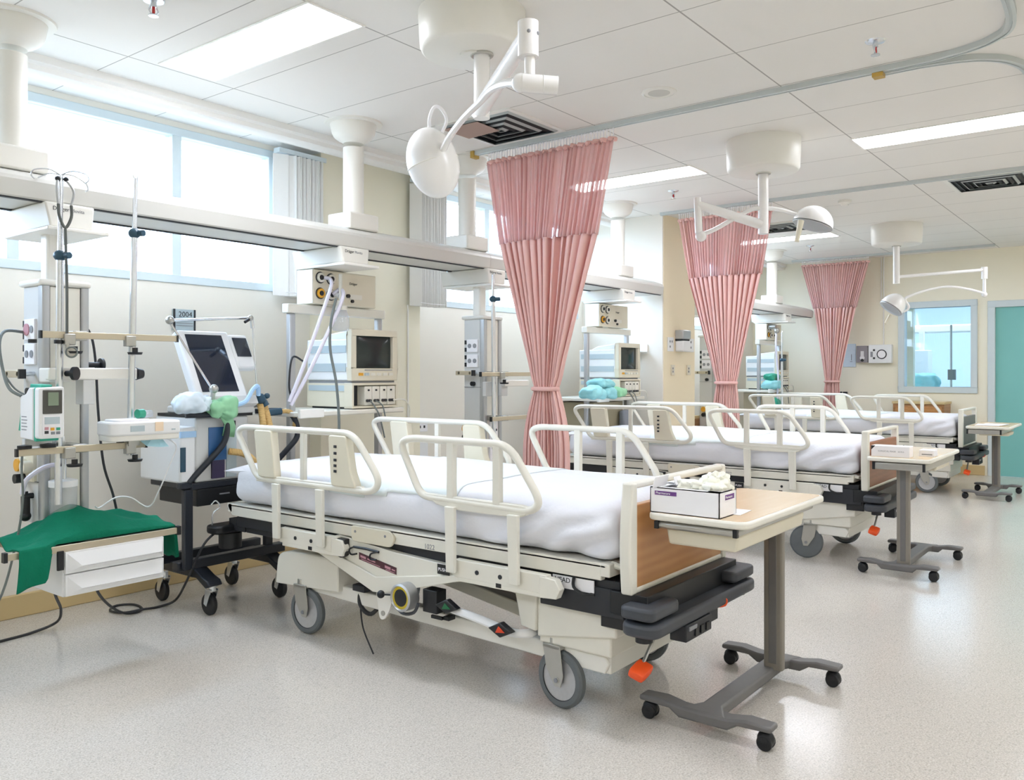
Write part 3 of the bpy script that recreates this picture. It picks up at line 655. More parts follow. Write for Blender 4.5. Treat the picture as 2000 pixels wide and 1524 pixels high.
# equipment rails and drip poles fixed to the columns
def dual_rail(t, x0, x1, y, z):
    r = M().box((x0, y - .006, z - .014), (x1, y + .006, z + .014)).obj('equipment_rail', 'railbar', t, bevel=.002)
    multi('rail_cap', [M().box((xx - .004, y - .009, z - .016), (xx + .005, y + .009, z + .016)) for xx in (x0, x1)], 'black', r)
    return r
def clampk(p, x, y, z, dz=-.035):
    M().box((x - .022, y - .02, z - .03), (x + .022, y + .012, z + .016)).obj('clamp_block', 'steel', p, bevel=.003)
    M().cyl((x + .02, y - .012, z + dz), (x + .02, y - .012, z + dz - .022), .012).cyl((x + .02, y - .012, z + dz - .02), (x + .02, y - .012, z + dz - .03), .032, .028, n=18).obj('clamp_knob', 'black', p)
fr = thing('equipment_rail_frame', 'beige steel rails and white bracket arm on the front of the leftmost column', 'rail', (1.72, 3.66, .93), 'equipment rails on the columns')
r1 = dual_rail(fr, 1.53, 2.125, 3.60, 1.421); r2 = dual_rail(fr, 1.44, 1.975, 3.60, .947)
br = M().box((1.575, 3.63, 1.235), (1.955, 3.665, 1.285)).box((1.59, 3.66, 1.225), (1.70, 3.76, 1.285)).obj('bracket_arm', 'white', fr, bevel=.006)
M().cyl((1.955, 3.645, 1.26), (1.985, 3.645, 1.26), .028, .02, n=18).obj('clamp_knob', 'black', br)
M().cyl((1.645, 3.63, 1.262), (1.66, 3.60, 1.262), .012).cyl((1.66, 3.60, 1.262), (1.668, 3.588, 1.262), .028, n=16).obj('clamp_knob', 'black', br)
for x in (1.64, 1.90): clampk(r1, x, 3.60, 1.41)
for x in (1.50, 1.60): M().cyl((x, 3.60, 1.40), (x, 3.60, 1.385), .016).obj('stop_knob', 'black', r1)
multi('rail_bracket', [M().box((1.66, 3.60, 1.40), (1.72, 3.76, 1.44)), M().box((1.66, 3.60, .93), (1.72, 3.76, .965))], 'steel', fr, bevel=.003)
for x in (1.64, 1.90): clampk(r2, x, 3.60, .94)
multi('stop_knob', [M().lathe([(.0, 0), (rr, 0), (rr, .013), (0, .017)], (xx, 3.60, .962), n=16) for rr, xx in ((.03, 1.56), (.026, 1.47), (.016, 1.86))], 'black', r2)
hb = M().box((1.715, 3.63, 1.13), (1.765, 3.70, 1.235)).obj('side_holder', 'ventbody', fr, bevel=.004)
M().cyl((1.80, 3.78, 1.30), (1.86, 3.78, 1.30), .012).cyl((1.86, 3.78, 1.30), (1.872, 3.78, 1.30), .03, n=18).obj('side_knob', 'black', fr)
fr2 = thing('equipment_rail_frame', 'short steel rails on the column left of the nearest curtain', 'rail', (4.6, 3.66, .93), 'equipment rails on the columns')
q1 = dual_rail(fr2, 4.30, 4.90, 3.60, 1.252); q2 = dual_rail(fr2, 4.41, 4.85, 3.60, .948)
multi('rail_bracket', [M().box((4.54, 3.60, 1.235), (4.60, 3.745, 1.27)), M().box((4.54, 3.60, .93), (4.60, 3.745, .965))], 'steel', fr2)
multi('side_holder', [M().box((4.44, 3.67, 1.10), (4.535, 3.70, 1.20)), M().box((4.60, 3.66, 1.10), (4.67, 3.69, 1.22))], 'ventbody', fr2, bevel=.004)
M().box((4.60, 3.63, 1.165), (4.88, 3.66, 1.21)).obj('bracket_arm', 'white', fr2, bevel=.006)
clampk(q1, 4.52, 3.60, 1.25)

def drip_pole(lb, pb, pt, zk, kn, hooks=True):
    t = thing('drip_pole', lb, 'drip pole', pb, 'chrome drip poles')
    pb, pt = Vector(pb), Vector(pt); m = pb + (pt - pb) * zk
    M().cyl(pb, m, .0145, n=16).obj('lower_tube', 'chrome', t); M().cyl(m, pt, .010, n=16).obj('upper_tube', 'chrome', t)
    M().sph(m, .026, (1, 1, .9)).cyl(m + Vector((.01, -.02, 0)), m + Vector((.018, -.045, 0)), .014).obj('height_knob', kn, t)
    if hooks:
        for a in (20, 110, 200, 290):
            dx, dy = math.cos(R(a)), math.sin(R(a))
            M().tube([pt, pt + Vector((dx * .06, dy * .06, .012)), pt + Vector((dx * .13, dy * .13, -.006)), pt + Vector((dx * .145, dy * .145, -.03)), pt + Vector((dx * .13, dy * .13, -.042))], .003, 6, smooth=4).obj('bag_hook', 'chrome', t)
    else:
        M().tube([pt + Vector((-.012, 0, .012)), pt + Vector((0, 0, -.01)), pt + Vector((.012, 0, .012))], .0035, 6, smooth=4).obj('bag_hook', 'chrome', t)
    return t
K['knobteal'] = mat('dark_teal_knob', '#24475a', .4)
drip_pole('chrome drip pole with four wire hooks before the leftmost column', (1.612, 3.628, .72), (1.622, 3.628, 2.085), .755, 'knobteal')
drip_pole('tall bare chrome drip pole right of the leftmost column', (1.918, 3.628, .90), (1.944, 3.628, 2.13), .80, 'knobteal', False)
drip_pole('slim chrome drip pole before the column beside the nearest curtain', (4.478, 3.63, .74), (4.468, 3.63, 1.93), .86, 'knobteal', False)
drip_pole('chrome drip pole behind the middle curtain beside the far monitor', (10.12, 3.70, .62), (10.12, 3.70, 1.75), .7, 'knobteal', False)

# ------------------------------------------------------------------ monitor racks
def rack(lb, lower=False):
    t = thing('monitor_rack', lb, 'monitor rack', (3.43, 4.1, .55), 'monitor racks hung from the beam')
    carriage(t, 3.215, 3.415, 1.878)
    M().box((3.30, 3.98, 1.66), (3.40, 4.06, 1.90)).obj('suspension_tube', 'white', t, bevel=.01)
    g = M().box((3.195, 3.95, 1.668), (3.69, 4.10, 1.872)).obj('gas_panel', 'cream2', t, bevel=.006)
    M().box((3.190, 3.955, 1.672), (3.196, 4.095, 1.868)).obj('panel_side', 'white', g)
    for x, z, c in ((3.245, 1.825, 'cream'), (3.325, 1.822, 'cream'), (3.245, 1.732, 'amber'), (3.325, 1.728, 'cream')):
        M().lathe([(.028, 0), (.028, .014), (.016, .016), (.016, .006)], (x, 3.95, z), (0, -1, 0), 24).obj('outlet_collar', c, g)
        M().torus((x, 3.948, z), .031, .0035, axis=(0, 1, 0), n=24, m=6).obj('outlet_ring', 'ink', g)
        M().cyl((x, 3.944, z), (x, 3.932, z), .014, n=14).obj('outlet_hole', 'black', g)
    multi('panel_knob', [M().cyl((3.455, 3.95, 1.73), (3.455, 3.935, 1.73), .012), M().cyl((3.49, 3.95, 1.70), (3.49, 3.938, 1.70), .010)], 'black', g)
    M().box((3.47, 3.946, 1.712), (3.57, 3.951, 1.742)).obj('name_strip', 'cream', g)
    text('printed_word', 'Dräger', .022, (3.47, 3.9488, 1.80), (1, 0, 0), (0, 0, 1), 'ink', g)
    M().box((3.04, 3.98, 1.608), (3.80, 4.04, 1.662)).obj('top_bar', 'cream', t, bevel=.006)
    for x in (3.08, 3.765): M().box((x - .02, 3.99, .62), (x + .02, 4.03, 1.61)).obj('rack_post', 'alu', t, bevel=.008)
    s = M().box((3.02, 3.86, 1.012), (3.85, 4.42, 1.04)).obj('shelf', 'cream', t, bevel=.006)
    M().box((3.02, 3.845, 1.006), (3.19, 3.87, 1.056)).obj('shelf_clamp', 'white', s, bevel=.004)
    if lower:
        M().box((3.10, 3.95, .62), (3.62, 4.35, 1.0)).obj('lower_cabinet', 'beigebag', t, bevel=.006)
        M().box((3.48, 3.90, .60), (3.66, 3.95, .90)).obj('hanging_bag', 'greybag', t, bevel=.02)
    return t
def monitor(lb):
    t = thing('patient_monitor', lb, 'monitor', (3.64, 4.05, 1.04), 'box-shaped monitors on the racks')
    # upper display unit
    M().box((3.452, 3.94, 1.215), (3.826, 4.33, 1.47)).prism([(3.94, 1.40), (4.33, 1.40), (4.33, 1.44), (4.22, 1.462), (4.14, 1.50), (3.94, 1.525)], 'yz', 3.455, 3.823).obj('display_case', 'ventwhite', t, bevel=.008)
    b = M()
    b.box((3.445, 3.90, 1.213), (3.83, 3.945, 1.29)).box((3.445, 3.90, 1.49), (3.83, 3.945, 1.53)).box((3.445, 3.90, 1.29), (3.485, 3.945, 1.49)).box((3.79, 3.90, 1.29), (3.83, 3.945, 1.49))
    b.obj('display_bezel', 'cream2', t, bevel=.005)
    def bulge(p): return Vector((p.x, p.y - .018 * max(0, 1 - ((p.x - 3.637) / .17) ** 2) * max(0, 1 - ((p.z - 1.39) / .115) ** 2) if p.y < 3.94 else p.y, p.z))
    M().rb((3.484, 3.925, 1.288), (3.791, 3.95, 1.492), .004, (12, 2, 10), bulge).obj('display_tube', 'crt', t)
    for i in range(6):
        M().box((3.50 + i * .05, 3.895, 1.245), (3.535 + i * .05, 3.901, 1.262)).obj('display_key', 'amber' if i == 0 else ('bluegrey' if i == 1 else 'cream'), t)
    M().box((3.55, 3.8965, 1.277), (3.78, 3.901, 1.282)).obj('printed_line', 'greyink', t)
    for z0, z1 in ((1.385, 1.43), (1.27, 1.32)):
        M().box((3.448, 3.96, z0), (3.453, 4.31, z1)).obj('side_stripe', 'bluegrey', t)
    M().box((3.46, 3.92, 1.198), (3.82, 4.32, 1.214)).obj('stand_gap', 'greyink', t)
    # module housing below
    M().box((3.452, 3.96, 1.052), (3.826, 4.33, 1.198)).box((3.445, 3.895, 1.185), (3.83, 3.97, 1.20)).box((3.445, 3.895, 1.045), (3.83, 3.97, 1.058)).box((3.445, 3.895, 1.05), (3.46, 3.97, 1.19)).box((3.815, 3.895, 1.05), (3.83, 3.97, 1.19)).obj('module_case', 'cream2', t, bevel=.003)
    M().box((3.448, 3.96, 1.15), (3.453, 4.31, 1.185)).obj('side_stripe', 'bluegrey', t)
    M().box((3.46, 3.955, 1.06), (3.54, 3.962, 1.185)).obj('empty_bay', 'darkframe', t)
    for x, w in ((3.55, .06), (3.613, .06), (3.68, .055), (3.74, .07)):
        m = M().box((x, 3.90, 1.062), (x + w, 3.965, 1.18)).obj('plug_in_module', 'cream', t, bevel=.003)
        M().cyl((x + .018, 3.90, 1.09), (x + .018, 3.888, 1.09), .009).cyl((x + .04, 3.90, 1.09), (x + .04, 3.888, 1.09), .009).cyl((x + .03, 3.90, 1.155), (x + .03, 3.893, 1.155), .006).obj('module_socket', 'ink', m)
    M().tube([(3.585, 3.888, 1.09), (3.60, 3.86, 1.05), (3.62, 3.84, .99), (3.66, 3.84, .86)], .005, 6, smooth=5).tube([(3.63, 3.888, 1.09), (3.66, 3.86, 1.06), (3.665, 3.84, .99)], .004, 6, smooth=5).obj('signal_lead', 'cableg', t)
    M().tube([(3.78, 3.888, 1.09), (3.85, 3.86, 1.09), (3.90, 3.86, 1.03), (3.90, 3.88, .92)], .005, 6, smooth=5).obj('signal_lead', 'cream', t)
    M().box((3.47, 3.95, 1.041), (3.81, 4.30, 1.053)).obj('foot_strip', 'darkframe', t)
    return t
k1 = rack('monitor rack hung behind the head of the front bed')
m1 = monitor('box-shaped monitor on the rack behind the head of the front bed')
D2, D3 = Vector((3.155, 0, 0)), Vector((7.09, 0, 0))
k2 = dup(k1, D2, 'monitor rack with taupe lower cabinet, between nearest curtain and pillar'); BASE[k2.name] = Vector(k2.location)
m2 = dup(m1, D2, 'box-shaped monitor beside the white wall, left of the beige pillar')
k3 = dup(k1, D3, 'far monitor rack right of the middle curtain'); BASE[k3.name] = Vector(k3.location)
m3 = dup(m1, D3, 'smallest box-shaped monitor, right of the middle curtain')
M().box((3.10 + 3.155, 3.95, .60), (3.60 + 3.155, 4.35, 1.0)).obj('lower_cabinet', 'beigebag', k2, bevel=.006)
M().box((3.50 + 3.155, 3.88, .60), (3.68 + 3.155, 3.94, .92)).obj('hanging_bag', 'greybag', k2, bevel=.02)
M().box((3.42 + 7.09, 3.95, .62), (3.74 + 7.09, 4.35, 1.0)).obj('lower_cabinet', 'cream2', k3, bevel=.006)

# suction jar and tubes on the first rack
j = thing('suction_jar', 'clear suction jar with white hose hanging from the first monitor rack\'s gas panel', 'jar', (3.345, 3.90, 1.53))
M().lathe([(.030, 1.51), (.048, 1.515), (.052, 1.54), (.050, 1.59), (.036, 1.63), (.034, 1.645)], (3.345, 3.885, 0)).obj('jar_bowl', 'jar', j)
M().lathe([(.040, 1.635), (.042, 1.66), (.025, 1.664), (.02, 1.69), (.011, 1.695), (.011, 1.85)], (3.345, 3.885, 0)).obj('jar_lid', 'cream', j)
M().cyl((3.345, 3.885, 1.72), (3.345, 3.95, 1.735), .016).obj('wall_plug', 'ventbody', j)
h = thing('suction_hose', 'pair of milky hoses slanting from the first gas panel down to the ventilator', 'hose', (3.1, 3.9, 1.1))
M().tube([(3.26, 3.93, 1.825), (3.285, 3.90, 1.81), (3.25, 3.87, 1.74), (3.14, 3.86, 1.50), (3.05, 3.87, 1.28), (2.985, 3.90, 1.10)], .011, 10, smooth=6).obj('hose_length', 'tube', h)
M().tube([(3.325, 3.93, 1.73), (3.35, 3.89, 1.76), (3.33, 3.85, 1.70), (3.20, 3.845, 1.47), (3.08, 3.86, 1.25), (2.995, 3.90, 1.08)], .011, 10, smooth=6).obj('hose_length', 'tube', h)
tag(M().tube([(3.29, 3.86, 1.70), (3.235, 3.84, 1.56), (3.22, 3.83, 1.40), (3.24, 3.80, 1.20), (3.26, 3.80, .98), (3.27, 3.82, .75)], .008, 8, smooth=6).obj('hanging_cable', 'cableg'), 'grey cable hanging in front of the first monitor', 'cable')
tag(M().tube([(3.12, 3.95, 1.33), (3.045, 3.95, 1.35), (3.03, 3.96, 1.20), (3.06, 3.98, 1.12)], .006, 8, smooth=6).obj('looped_cable', 'cable'), 'thin dark cable looping left of the first monitor', 'cable')
# hoses on the third rack
h = thing('suction_hose', 'white hoses with chrome regulator before the far monitor rack', 'hose', (10.35, 3.85, 1.2))
M().tube([(10.33, 3.93, 1.83), (10.34, 3.86, 1.78), (10.30, 3.84, 1.55), (10.32, 3.82, 1.2), (10.22, 3.8, .9)], .012, 8, smooth=6).obj('hose_length', 'tube', h)
M().cyl((10.33, 3.93, 1.83), (10.33, 3.85, 1.83), .03).sph((10.33, 3.84, 1.78), .035).obj('regulator', 'steel', h)
# wrapped bundles on the second and third shelves
def bundle(lb, c, s, m, seed, grp=None):
    def fn(p):
        n = noise.noise(p * 14 + Vector((seed * 7.1, 0, 0))) * .030 + noise.noise(p * 40) * .006; d = (p - Vector(c)).normalized(); return p + d * n
    a = [c[i] - s[i] / 2 for i in range(3)]; b = [c[i] + s[i] / 2 for i in range(3)]
    return tag(M().rb(a, b, min(s) * .48, (14, 14, 10), fn).obj('wrapped_bundle', m), lb, 'bundle', grp)
bundle('teal wrapped bundle at the left end of the second rack\'s shelf', (6.02, 3.80, 1.09), (.20, .18, .10), 'bagteal', 1)
bundle('teal wrapped bundle lying lowest under another on the second rack\'s shelf', (6.28, 3.86, 1.085), (.20, .2, .085), 'bagteal', 2)
bundle('teal wrapped bundle on top of the pile on the second rack\'s shelf', (6.27, 3.88, 1.165), (.22, .18, .075), 'bagteal', 3)
bundle('pale green packet on the second rack\'s shelf, against the monitor', (6.47, 3.87, 1.085), (.16, .2, .08), 'baggreen', 4)
bundle('teal packet on the far rack\'s shelf beside its monitor', (10.27, 3.88, 1.10), (.26, .2, .11), 'bagteal', 5)
bundle('green packet stacked on the far rack\'s shelf', (10.35, 3.92, 1.20), (.22, .16, .08), 'greenlid', 6)
bundle('teal packet lying in front of the far rack\'s lower cabinet', (10.16, 3.84, .89), (.22, .16, .12), 'greenlid', 7)
# ------------------------------------------------------------------ hospital beds
def side_rail(t, x, head, s):
    """s = +1 for the rail on the camera's side; the loop stands in a plane of constant x"""
    r = .0155
    if head: loop = [(3.70, .965), (3.655, .993), (2.835, .997), (2.665, .80), (2.71, .748), (3.535, .748)]
    else: loop = [(2.545, .97), (2.49, .994), (1.965, .994), (1.815, .79), (1.86, .750), (2.425, .760)]
    P = fillet(loop, [.05, .05, .07, .06, .06, .05], 6)
    o = M().tube([(x, y, z) for y, z in P], r, 12, True).obj('side_rail', 'cream', t)
    if head: M().prism([(3.53, .733), (2.78, .733), (2.74, .748), (2.78, .768), (3.53, .766)], 'yz', x - .012, x + .012).obj('rail_plate', 'cream', o, bevel=.004)
    else: M().prism([(2.40, .775), (2.33, .735), (2.25, .722), (1.92, .722), (1.88, .735), (1.86, .765), (1.9, .772), (2.38, .775)], 'yz', x - .012, x + .012).obj('rail_plate', 'cream', o, bevel=.004)
    if head:
        M().prism(fillet([(3.535, .985), (3.40, .985), (3.37, .76), (3.50, .76)], .015, 3), 'yz', x - .022, x + .020).obj('speaker_panel', 'cream2', o, bevel=.004)
        M().box((x - .011, 3.165, .76), (x + .011, 3.195, .99)).obj('rail_bar', 'cream', o, bevel=.004)
        p = M().prism(fillet([(2.985, .985), (2.865, .985), (2.835, .83), (2.80, .758), (2.965, .758)], .02, 4), 'yz', x - .020, x + .022).obj('control_panel', 'cream2', o, bevel=.005)
        for z in (.935, .905, .875, .85, .825):
            M().box((x - s * .023, 2.925, z - .006), (x - s * .019, 2.942, z + .006)).obj('control_key', 'ink', p)
    else:
        for y in (2.255, 2.02): M().box((x - .013, y - .018, .76), (x + .013, y + .018, .99)).obj('rail_bar', 'cream', o, bevel=.004)
    ys = (3.355, 3.035) if head else (2.24, 1.925)
    for y in ys:
        M().prism([(y + .028, .735), (y - .022, .735), (y - .024, .475), (y + .020, .475)], 'yz', x - s * .022 - .009, x - s * .022 + .009).obj('rail_leg', 'cream', o, bevel=.003)
    y0, y1 = (3.40, 2.96) if head else (2.24, 1.80)
    b = M().box((x - s * .004, ys[0], .455), (x + s * .03, y1 - .01, .525)).prism([(y1 + .02, .44), (y1 - .055, .445), (y1 - .07, .48), (y1 - .05, .515), (y1 + .02, .52)], 'yz', x - s * .006, x + s * .028).box((x - s * .004, ys[0] - .02, .44), (x + s * .02, y1 + .0, .458)).obj('rail_bracket', 'cream', o, bevel=.003)
    for yy in (ys[0] - .12, ys[0] - .235): M().cyl((x - s * .007, yy, .488), (x, yy, .488), .009, n=12).obj('bracket_bolt', 'ink', b)
    M().box((x - s * .006, ys[0] - .215, .446), (x, ys[0] - .24, .462)).obj('bracket_latch', 'black', b)
    return o
def caster(t, x, y, ang, r=.11):
    c = Matrix.Translation((x, y, 0)) @ Matrix.Rotation(ang, 4, 'Z')      # wheel rolls along local y, trails by .03
    ox = .035
    f = M().cyl((0, 0, .262), (0, 0, .236), .026).box((-.030, -.035, .222), (.030, .05, .238))
    for sx in (-1, 1):
        f.prism([(-.035, .235), (.05, .235), (ox + .03, .13), (ox + .018, .085), (ox - .012, .085), (-.02, .15)], 'yz', sx * .026, sx * .030)
    f.cyl((-.034, ox, r), (.034, ox, r), .012)
    o = f.xf(c).obj('caster_fork', 'steel', t, bevel=.0015)
    M().lathe([(.082, -.017), (.100, -.017), (.109, -.010), (.110, 0), (.109, .010), (.100, .017), (.082, .017), (.082, -.017)], (0, ox, r), (1, 0, 0), 40).xf(c).obj('tyre', 'tyre', o)
    M().lathe([(0, -.014), (.03, -.016), (.074, -.010), (.083, -.014), (.083, .014), (.074, .010), (.03, .016), (0, .014)], (0, ox, r), (1, 0, 0), 40).xf(c).obj('wheel_disc', 'disc', o)
    for sx in (-1, 1):
        M().torus((sx * .0145, ox, r), .0815, .0022, axis=(1, 0, 0), n=40, m=6).xf(c).obj('rim_ring', 'ink', o)
        M().cyl((sx * .030, ox, r), (sx * .038, ox, r), .009, n=12).xf(c).obj('axle_bolt', 'greyink', o)
    return o
def bed(lb):
    t = thing('hospital_bed', lb, 'hospital bed', (2.965, 2.6, 0), 'hospital beds in a row')
    XA, XB = 2.55, 3.38
    d = M()
    for x0, x1 in ((XA, XA + .03), (XB - .03, XB)):
        d.prism([(3.83, .592), (1.58, .592), (1.58, .53), (3.80, .53), (3.84, .575)], 'yz', x0, x1)
    d.box((XA, 1.545, .545), (XB, 1.585, .592)).box((XA, 3.80, .545), (XB, 3.84, .592)).box((XA, 1.56, .575), (XB, 3.82, .588))
    d.obj('mattress_deck', 'cream', t, bevel=.004)
    M().tube([(XA + .04, 1.56, .585), (XA + .04, 1.53, .58), (XA + .10, 1.515, .575), (XB - .10, 1.515, .575), (XB - .04, 1.53, .58), (XB - .04, 1.56, .585)], .012, 8).obj('mattress_retainer', 'cream', t)
    M().prism(fillet([(2.88, .585), (2.635, .585), (2.60, .56), (2.625, .515), (2.875, .515)], .02, 4), 'yz', XA - .012, XA).obj('hinge_plate', 'cream2', t, bevel=.003)
    text('number_mark', '1022', .030, (XA - .0008, 2.44, .535), (0, -1, 0), (0, 0, 1), 'greyink', t)
    for yy in (2.85, 2.66): M().cyl((XA - .014, yy, .56), (XA - .011, yy, .56), .006, n=10).obj('plate_screw', 'greyink', t)
    # dark inner frame
    M().box((XA + .03, 1.52, .47), (XB - .03, 3.80, .528)).box((XA + .02, 1.50, .40), (XA + .05, 1.86, .50)).box((XB - .05, 1.50, .40), (XB - .02, 1.86, .50)).box((XA + .05, 2.3, .44), (XA + .09, 3.75, .48)).obj('inner_frame', 'darkframe', t, bevel=.003)
    lab = M().box((XA + .016, 1.62, .475), (XA + .0205, 1.80, .52)).obj('label_plate', 'paper', t)
    text('printed_word', 'HEAD', .026, (XA + .0155, 1.79, .497), (0, -1, 0), (0, 0, 1), 'ink', lab)
    M().tube([(XA + .01, 1.70, .53), (XA + .006, 1.70, .49), (XA + .008, 1.66, .47), (XA + .02, 1.62, .472)], .006, 8, smooth=4).obj('release_handle', 'black', t)
    # footboard
    fx0, fx1 = 2.55, 3.325
    prof = fillet([(fx0 + .005, .497), (fx1 - .005, .497), (fx1 + .018, .66), (fx1, .885), (fx0, .885), (fx0 - .018, .66)], [.02, .02, .12, .035, .035, .12], 6)
    hole = fillet([(fx0 + .075, .815), (fx1 - .075, .815), (fx1 - .075, .86), (fx0 + .075, .86)], .015, 4)
    def curve_side(z): return .018 * max(0, 1 - ((z - .66) / .2) ** 2)
    fb = M()
    zs = [.497, .515, .56, .61, .66, .71, .76, .81, .862, .885]
    def strip(xa, xb, za, zb, n=1):
        fb.prism([(xa, za), (xb, za), (xb, zb), (xa, zb)], 'xz', 1.455, 1.494)
    L_ = [(fx0 - curve_side(z), z) for z in zs]; Rr = [(fx1 + curve_side(z), z) for z in zs]
    fb.prism(L_ + [(fx0 + .035, .885), (fx0 + .035, .497)], 'xz', 1.452, 1.497).prism([(fx1 - .035, .497)] + Rr + [(fx1 - .035, .885)], 'xz', 1.452, 1.497)
    strip(fx0 + .03, fx1 - .03, .497, .518); strip(fx0 + .03, fx1 - .03, .862, .885)
    f = fb.obj('footboard', 'cream', t, bevel=.008, seg=3)
    M().box((fx0 + .03, 1.460, .515), (fx1 - .03, 1.489, .805)).obj('wood_panel', 'wood', f, bevel=.003, label='oak laminate panel of the footboard')
    # rubber bumpers and foot pedestal
    for xa, xb in ((2.49, 2.70), (3.165, 3.375)):
        M().prism(fillet([(xa, 1.345), (xb, 1.345), (xb, 1.475), (xa, 1.475)], .03, 4), 'xy', .432, .476).obj('corner_bumper', 'bumper', t, bevel=.012, seg=3)
    M().prism(fillet([(2.49, 1.335), (3.375, 1.335), (3.375, 1.475), (2.49, 1.475)], .05, 5), 'xy', .374, .422).obj('bumper_bar', 'bumper', t, bevel=.014, seg=3)
    M().box((2.56, 1.40, .42), (3.31, 1.55, .50)).box((2.60, 1.37, .422), (2.66, 1.47, .436)).box((3.20, 1.37, .422), (3.26, 1.47, .436)).box((2.58, 1.49, .36), (2.63, 1.60, .48)).box((3.25, 1.49, .36), (3.30, 1.60, .48)).obj('foot_bracket', 'black', t, bevel=.003)
    multi('roller_bumper', [M().cyl((2.535, 1.40, .374), (2.535, 1.40, .355), .03), M().cyl((3.32, 1.40, .374), (3.32, 1.40, .355), .03)], 'black', t)
    cb = M().box((2.72, 1.335, .315), (2.93, 1.40, .374)).box((2.90, 1.35, .33), (3.02, 1.40, .374)).obj('control_box', 'darkframe', t, bevel=.004)
    for x in (2.80, 2.845, 2.89): M().box((x - .013, 1.330, .325), (x + .013, 1.337, .352)).obj('socket_hole', 'black', cb)
    M().box((2.74, 1.331, .352), (2.80, 1.3365, .366)).obj('printed_strip', 'greyink', cb)
    M().tube([(3.03, 1.37, .37), (3.06, 1.34, .375), (3.06, 1.34, .40), (3.02, 1.37, .40)], .006, 6, smooth=3).obj('orange_release', 'orange', t, label='small orange release loop')
    # brake pedal at the foot
    pd = M().cyl((2.70, 1.425, .375), (2.56, 1.42, .268), .0065, n=10).obj('brake_lever', 'steel', t)
    M().rb((-.042, -.03, -.017), (.042, .03, .017), .012, (4, 4, 4)).xf(Matrix.Translation((2.538, 1.415, .252)) @ Matrix.Rotation(R(-14), 4, 'Y') @ Matrix.Rotation(R(18), 4, 'X')).obj('brake_pad', 'orange', pd)
    # cream chassis
    M().box((XA + .07, 1.58, .235), (XA + .72, 1.90, .405)).prism([(1.55, .315), (1.90, .26), (1.90, .415), (1.55, .395)], 'yz', XA + .055, XB - .06).obj('foot_housing', 'cream', t, bevel=.008)
    multi('foot_upright', [M().prism([(2.02, .50), (1.89, .50), (1.90, .28), (1.97, .29)], 'yz', xx, xx + .03) for xx in (XA + .045, XB - .075)], 'cream', t, bevel=.006)
    M().prism(fillet([(3.52, .215), (3.50, .36), (3.44, .385), (3.05, .40), (3.05, .24)], [.01, .04, .06, .01, .01]), 'yz', XA + .06, XB - .07).obj('head_housing', 'cream', t, bevel=.01)
    M().box((XA + .055, 3.20, .425), (XB - .06, 3.45, .47)).obj('head_crossbeam', 'cream2', t, bevel=.006)
    for x in (XA + .09, XB - .14):
        M().prism([(3.28, .27), (3.28, .205), (1.62, .165), (1.60, .205), (1.62, .23)], 'yz', x, x + .05).obj('base_rail', 'offwhite', t, bevel=.005)
    multi('base_crossbar', [M().box((XA + .10, 1.60, .165), (XB - .10, 1.66, .235)), M().box((XA + .10, 3.22, .20), (XB - .10, 3.28, .265))], 'offwhite', t, bevel=.005)
    multi('lift_arm', [M().prism([(2.95, .42), (2.95, .36), (2.0, .215), (2.0, .27)], 'yz', xx, xx + .08) for xx in (XA + .28, XB - .36)], 'cream', t, bevel=.005)
    # side cover with hinge tab, badge and push plate
    cov = fillet([(3.17, .455), (2.98, .53), (2.60, .495), (2.22, .48), (2.22, .435), (2.66, .318), (2.735, .31)], [.02, .02, .02, .02, .02, .02, .02], 3)
    cv = M().prism(cov, 'yz', XA - .002, XA + .03)
    cv.prism([(3.16, .452), (3.08, .47), (2.72, .377), (2.24, .455), (2.22, .435), (2.66, .318), (2.735, .31)], 'yz', XA - .014, XA)
    cv = cv.obj('side_cover', 'cream', t, bevel=.004)
    bd = M().prism([(2.835, .468), (2.60, .432), (2.60, .402), (2.835, .437)], 'yz', XA - .0035, XA - .0015).obj('badge', 'maroon', cv)
    bm_ = M()
    for y0, y1, za, zb in ((2.825, 2.79, .012, .022), (2.78, 2.73, .014, .020), (2.67, 2.635, .010, .021), (2.628, 2.608, .012, .018), (2.82, 2.70, .004, .007), (2.665, 2.61, .003, .006)):
        zz = lambda y: .402 + (y - 2.60) / .235 * .035
        bm_.prism([(y0, zz(y0) + za), (y1, zz(y1) + za), (y1, zz(y1) + zb), (y0, zz(y0) + zb)], 'yz', XA - .0042, XA - .0036)
    bm_.obj('badge_print', 'pinkink', cv)
    pp = M().box((XA - .017, 2.285, .447), (XA - .0145, 2.35, .487)).obj('push_plate', 'black', cv)
    text('printed_word', 'PUSH', .019, (XA - .0175, 2.345, .460), (0, -1, 0), (0, 0, 1), 'paper', pp)
    M().prism(fillet([(2.755, .325), (2.635, .325), (2.665, .235), (2.70, .185), (2.73, .185)], [.005, .005, .02, .025, .025], 4), 'yz', XA + .02, XA + .032).obj('hinge_tab', 'white', t, bevel=.002)
    M().cyl((XA + .016, 2.705, .215), (XA + .021, 2.705, .215), .011).obj('tab_bolt', 'steel', t)
    M().tube([(XA - .012, 2.86, .49), (XA - .016, 2.885, .475), (XA - .014, 2.875, .455), (XA - .012, 2.84, .462)], .004, 6, smooth=4).tube([(XA - .012, 2.86, .49), (XA - .014, 2.78, .492), (XA - .012, 2.70, .487)], .006, 6).tube([(XA - .012, 2.70, .487), (XA - .016, 2.745, .475), (XA - .014, 2.75, .45), (XA - .012, 2.715, .452)], .004, 6, smooth=4).obj('line_hook', 'black', cv)
    # height gauge dial
    g = M().lathe([(.058, 0), (.058, .055), (.050, .06), (.046, .052)], (XA - .01, 2.515, .33), (-1, 0, 0), 32).obj('gauge_housing', 'alu', t)
